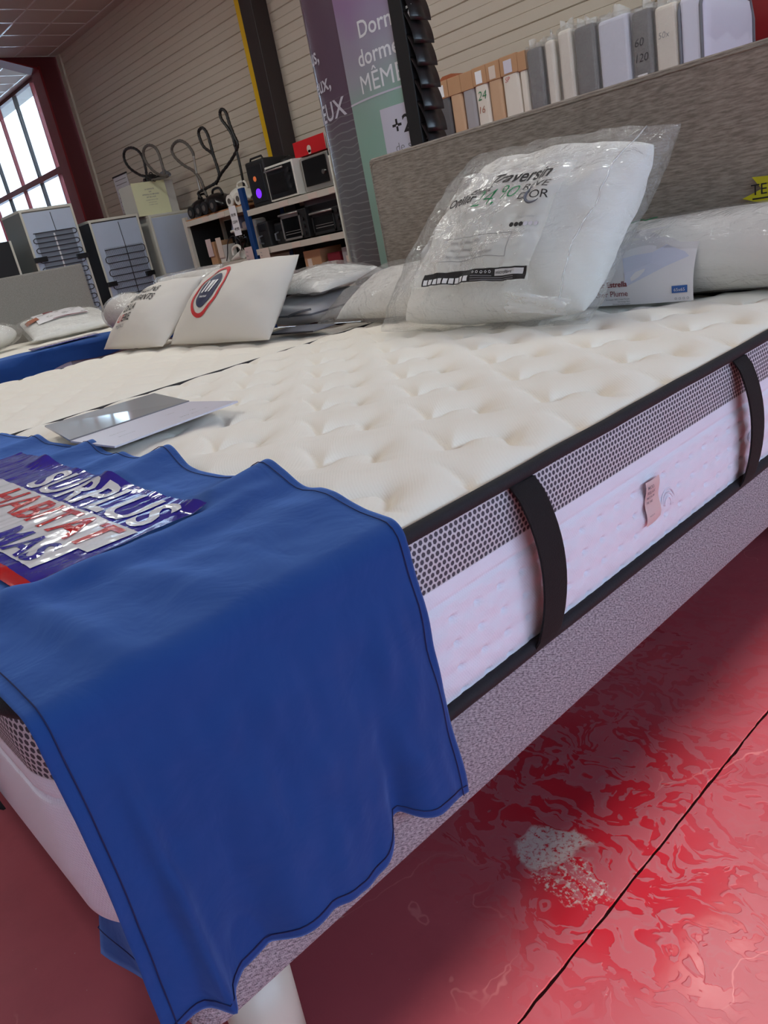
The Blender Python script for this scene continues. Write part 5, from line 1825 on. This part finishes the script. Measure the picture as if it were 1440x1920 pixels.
# left bay, middle shelf
mx = thing('stand_mixer', 'white stand mixer with a bluish dome on the left bay of the shelving', 'mixer', (-7.9, 5.25, 0.907))
mk('base', box(-8.15, -7.70, 5.24, 5.44, 0.907, 0.945, 0.012, 3), 'whitep', mx)
mk('column', box(-7.80, -7.68, 5.26, 5.42, 0.945, 1.26, 0.02, 3), 'whitep', mx)
mk('head', box(-7.93, -7.66, 5.25, 5.43, 1.215, 1.300, 0.03, 3), 'whitep', mx)
mk('dome', lathe([(0.0, 1.375), (0.05, 1.372), (0.105, 1.335), (0.125, 1.26), (0.128, 1.235), (0.0, 1.235)], -8.05, 5.34, 22), 'lidblue', mx, smooth=True)
mk('dome_rim', lathe([(0.0, 1.236), (0.145, 1.236), (0.150, 1.225), (0.145, 1.210), (0.0, 1.210)], -8.05, 5.34, 22), 'whitep', mx, smooth=True)
mk('bowl', lathe([(0.0, 0.95), (0.06, 0.95), (0.10, 1.0), (0.12, 1.12), (0.122, 1.20), (0.11, 1.20), (0.0, 1.19)], -8.05, 5.34, 22), 'dglass', mx, smooth=True)
kt = thing('steam_iron', 'white steam iron with a dark handle gap at the front of the left bay shelf', 'iron', (-7.95, 5.14, 0.907))
G = []
for t in np.linspace(0, 1, 12):
    w = 0.055 * math.sqrt(max(t, 0.001)) if t < 0.5 else 0.055 * (0.707 + 0.3 * (t - 0.5))
    h = 0.02 + 0.085 * t
    G.append([(-8.12 + 0.26 * t, 5.135 + w * math.cos(a), 0.907 + h / 2 + h / 2 * math.sin(a)) for a in np.linspace(0, 2 * PI, 12, endpoint=False)] )
G = np.array([g + [g[0]] for g in G])
V, F = grid(G)
F.append(tuple((11) * 13 + j for j in range(12)))
mk('shell', (V, F), 'whitep', kt, smooth=True)
mk('handle', tube(spline([(-8.06, 5.135, 0.965), (-8.03, 5.135, 1.04), (-7.92, 5.135, 1.06), (-7.86, 5.135, 1.01)], 5), 0.016, 8), 'whitep', kt, smooth=True)
mk('power_cord', tube(spline([(-7.86, 5.135, 1.0), (-7.80, 5.10, 1.10), (-7.90, 5.09, 1.17), (-8.05, 5.10, 1.12), (-8.12, 5.10, 0.99), (-8.16, 5.09, 0.92)], 6), 0.006, 6), 'hose', kt, smooth=True)
pt = thing('carton', 'small brown carton with a pink ticket at the left end of the shelving', 'box', (-8.45, 5.2, 0.907))
mk('carton_body', box(-8.555, -8.41, 5.13, 5.40, 0.907, 1.16, 0.003), 'kraft', pt)
mk('hanging_ticket', box(-8.565, -8.45, 5.118, 5.122, 1.00, 1.20), 'tagfab', pt)
pt2 = thing('carton', 'narrow cream carton with a card ticket beside the stand mixer bowl', 'box', (-8.28, 5.2, 0.907))
mk('carton_body', box(-8.345, -8.22, 5.13, 5.30, 0.907, 1.10, 0.003), 'cream', pt2)
mk('hanging_ticket', box(-8.335, -8.225, 5.118, 5.122, 0.965, 1.19), 'tagcard', pt2)
for nm, lab_, x0, x1, z0, z1, m in (('price_card', 'white price card with black figures hung on the blue shelf post', -7.835, -7.70, 1.16, 1.47, 'paper'), ('price_card', 'pinkish price card at the foot of the blue shelf post', -7.72, -7.57, 0.85, 1.02, 'tagfab'),
                                    ('price_card', 'ruled white price card on the middle shelf lip right of the blue post', -7.45, -7.26, 0.84, 0.975, 'tagcard')):
    t = thing(nm, lab_, 'sign', ((x0 + x1) / 2, 5.08, z0))
    mk('card', box(x0, x1, 5.078, 5.082, z0, z1), m, t)
    fn = bil((x0, 5.0765, z0), (x1, 5.0765, z0), (x1, 5.0765, z1), (x0, 5.0765, z1))
    asp = (x1 - x0) / (z1 - z0)
    for i, a in enumerate(('89,90', '120W', '49,90') if m == 'paper' else ('Prix', 'Ref.', 'Stock')):
        mk('figures', text3(a, fn, 0.15, 0.66 - 0.24 * i, 0.10, asp, bold=0.015), 'ink' if m == 'paper' else 'greyink', t)

# canister vacuum cleaners and their hoses
HOSE = {
    'A': [(-9.679, 5.200, 2.007), (-9.698, 5.200, 2.093), (-9.861, 5.200, 2.147), (-10.078, 5.200, 2.269), (-10.151, 5.200, 2.392), (-10.076, 5.200, 2.474), (-9.899, 5.200, 2.477), (-9.740, 5.200, 2.415), (-9.657, 5.200, 2.312), (-9.661, 5.200, 2.194), (-9.678, 5.200, 2.077), (-9.518, 5.200, 2.024)],
    'B': [(-9.585, 5.200, 2.036), (-9.166, 5.200, 2.013), (-9.351, 5.200, 2.058), (-9.512, 5.200, 2.148), (-9.619, 5.200, 2.280), (-9.596, 5.200, 2.381), (-9.468, 5.200, 2.417), (-9.330, 5.200, 2.383), (-9.250, 5.200, 2.307), (-9.233, 5.200, 2.177), (-9.235, 5.200, 2.038)],
    'C': [(-8.570, 5.300, 1.674), (-8.593, 5.300, 1.773), (-8.624, 5.300, 1.879), (-8.731, 5.300, 1.987), (-8.903, 5.300, 2.077), (-9.062, 5.300, 2.197), (-9.087, 5.300, 2.291), (-8.975, 5.300, 2.341), (-8.843, 5.300, 2.338), (-8.721, 5.300, 2.278), (-8.644, 5.300, 2.188), (-8.635, 5.300, 2.134)],
    'Cw': [(-8.635, 5.300, 2.134), (-8.660, 5.300, 2.021), (-8.686, 5.300, 1.860), (-8.687, 5.300, 1.740)],
    'D': [(-8.216, 5.300, 2.043), (-8.249, 5.300, 2.094), (-8.372, 5.300, 2.180), (-8.412, 5.300, 2.296), (-8.389, 5.300, 2.353), (-8.298, 5.300, 2.361), (-8.233, 5.300, 2.281), (-8.219, 5.300, 2.105), (-8.216, 5.300, 2.043), (-8.196, 5.300, 1.920), (-8.204, 5.300, 1.836), (-8.311, 5.300, 1.768)],
    'E': [(-8.700, 5.300, 1.670), (-8.741, 5.300, 1.737), (-8.538, 5.300, 1.758), (-8.303, 5.300, 1.784), (-8.147, 5.300, 1.854), (-7.923, 5.300, 1.932), (-7.749, 5.300, 2.014), (-7.694, 5.300, 2.084), (-7.726, 5.300, 2.176), (-7.756, 5.300, 2.294), (-7.770, 5.300, 2.398), (-7.824, 5.300, 2.447), (-7.881, 5.300, 2.433), (-7.887, 5.300, 2.365), (-7.812, 5.300, 2.269), (-7.753, 5.300, 2.166), (-7.750, 5.300, 2.058)],
    'Ew': [(-7.750, 5.300, 2.058), (-7.742, 5.300, 1.915), (-7.753, 5.300, 1.730), (-7.763, 5.300, 1.637)],
}


def vacuum(label, x, y, z, s, m, m2, hose=None, wand=None, hm='hose', wm='hoseg'):
    t = thing('vacuum_cleaner', label, 'vacuum cleaner', (x, y, z))
    G = []
    for i, tt in enumerate(np.linspace(0, 1, 14)):
        r = s * (0.14 * math.sin(PI * (0.12 + 0.80 * tt)) ** 0.6)
        h = s * (0.17 * math.sin(PI * (0.15 + 0.78 * tt)) ** 0.7)
        G.append([(x - 0.19 * s + 0.38 * s * tt, y + r * math.cos(a), z + 0.015 + h / 2 + h / 2 * math.sin(a)) for a in np.linspace(0, 2 * PI, 16, endpoint=False)])
    G = np.array([g + [g[0]] for g in G])
    V, F = grid(G)
    F.append(tuple(j for j in range(16))[::-1])
    F.append(tuple(13 * 17 + j for j in range(16)))
    mk('body', (V, F), m, t, smooth=True)
    for sx_ in (-0.06, 0.10):
        mk('wheel', disc((x + sx_ * s, y - 0.135 * s, z + 0.062 * s), (0, -1, 0), 0.06 * s, 20, 0.02), m2, t, smooth=False)
        mk('wheel_hub', disc((x + sx_ * s, y - 0.155 * s, z + 0.062 * s), (0, -1, 0), 0.028 * s, 14, 0.004), 'hoseg', t)
    mk('carry_handle', tube(spline([(x - 0.09 * s, y, z + 0.16 * s), (x - 0.06 * s, y, z + 0.215 * s), (x + 0.06 * s, y, z + 0.215 * s), (x + 0.10 * s, y, z + 0.15 * s)], 5), 0.012 * s, 8), m, t, smooth=True)
    if hose:
        P_ = spline(HOSE[hose], 7)
        R_ = 0.017 + 0.0022 * np.sin(np.arange(len(P_)) * 2.4)
        mk('hose', tube(P_, R_, 8), hm, t, smooth=True)
    if wand:
        P_ = spline(HOSE[wand], 5)
        mk('wand', tube(P_, 0.014, 8), wm, t, smooth=True)
    return t


VZ = 1.462
vacuum('small black canister vacuum on the carton, its black hose in the leftmost loop', -9.82, 5.33, 2.032, 0.55, 'blackm', 'blackp', 'A')
vacuum('grey hosed canister vacuum on the carton right of the leftmost hose loop', -9.62, 5.42, 2.032, 0.5, 'darkgrey', 'blackp', 'B', hm='hoseg')
vacuum('black canister vacuum with the wide grey hose loop at the left end of the shelving', -8.72, 5.33, VZ, 1.15, 'blackp', 'blackm', 'C', 'Cw', 'hoseg', 'silver')
vacuum('dark canister vacuum behind, with the narrow twisted hose loop', -8.22, 5.52, VZ, 0.9, 'blackm', 'blackp', 'D')
vacuum('black canister vacuum whose black hose rises in the tallest loop', -8.26, 5.25, VZ, 1.15, 'blackp', 'blackm', 'E', 'Ew', 'hose', 'hose')
vacuum('white canister vacuum with a pale wheel beside the blue shelf post', -7.80, 5.30, VZ, 1.1, 'whitep', 'whitep')

# look-alikes belong together
GROUPS = {'cot_mattress': 'cot mattresses standing in a row', 'refrigerator': 'refrigerators with their backs to the shop', 'vacuum_cleaner': 'canister vacuum cleaners on display',
          'microwave': 'microwaves on the top shelf', 'mini_oven': 'mini ovens on the middle shelf', 'price_card': 'price cards on the shelving', 'steel_column': 'steel columns along the wall',
          'mattress': 'display mattresses', 'bed_base': 'upholstered bed bases', 'pillow': 'pillows on the beds', 'bolster': 'bolsters on the beds', 'headboard': 'fabric headboards',
          'cloth_cover': 'blue cloths over the bed feet', 'carton': 'cartons on the shelving and freezer'}
for o in SC.objects:
    if o.parent is None and o.get('category'):
        g = GROUPS.get(o.name.split('.')[0])
        if g:
            o['group'] = g
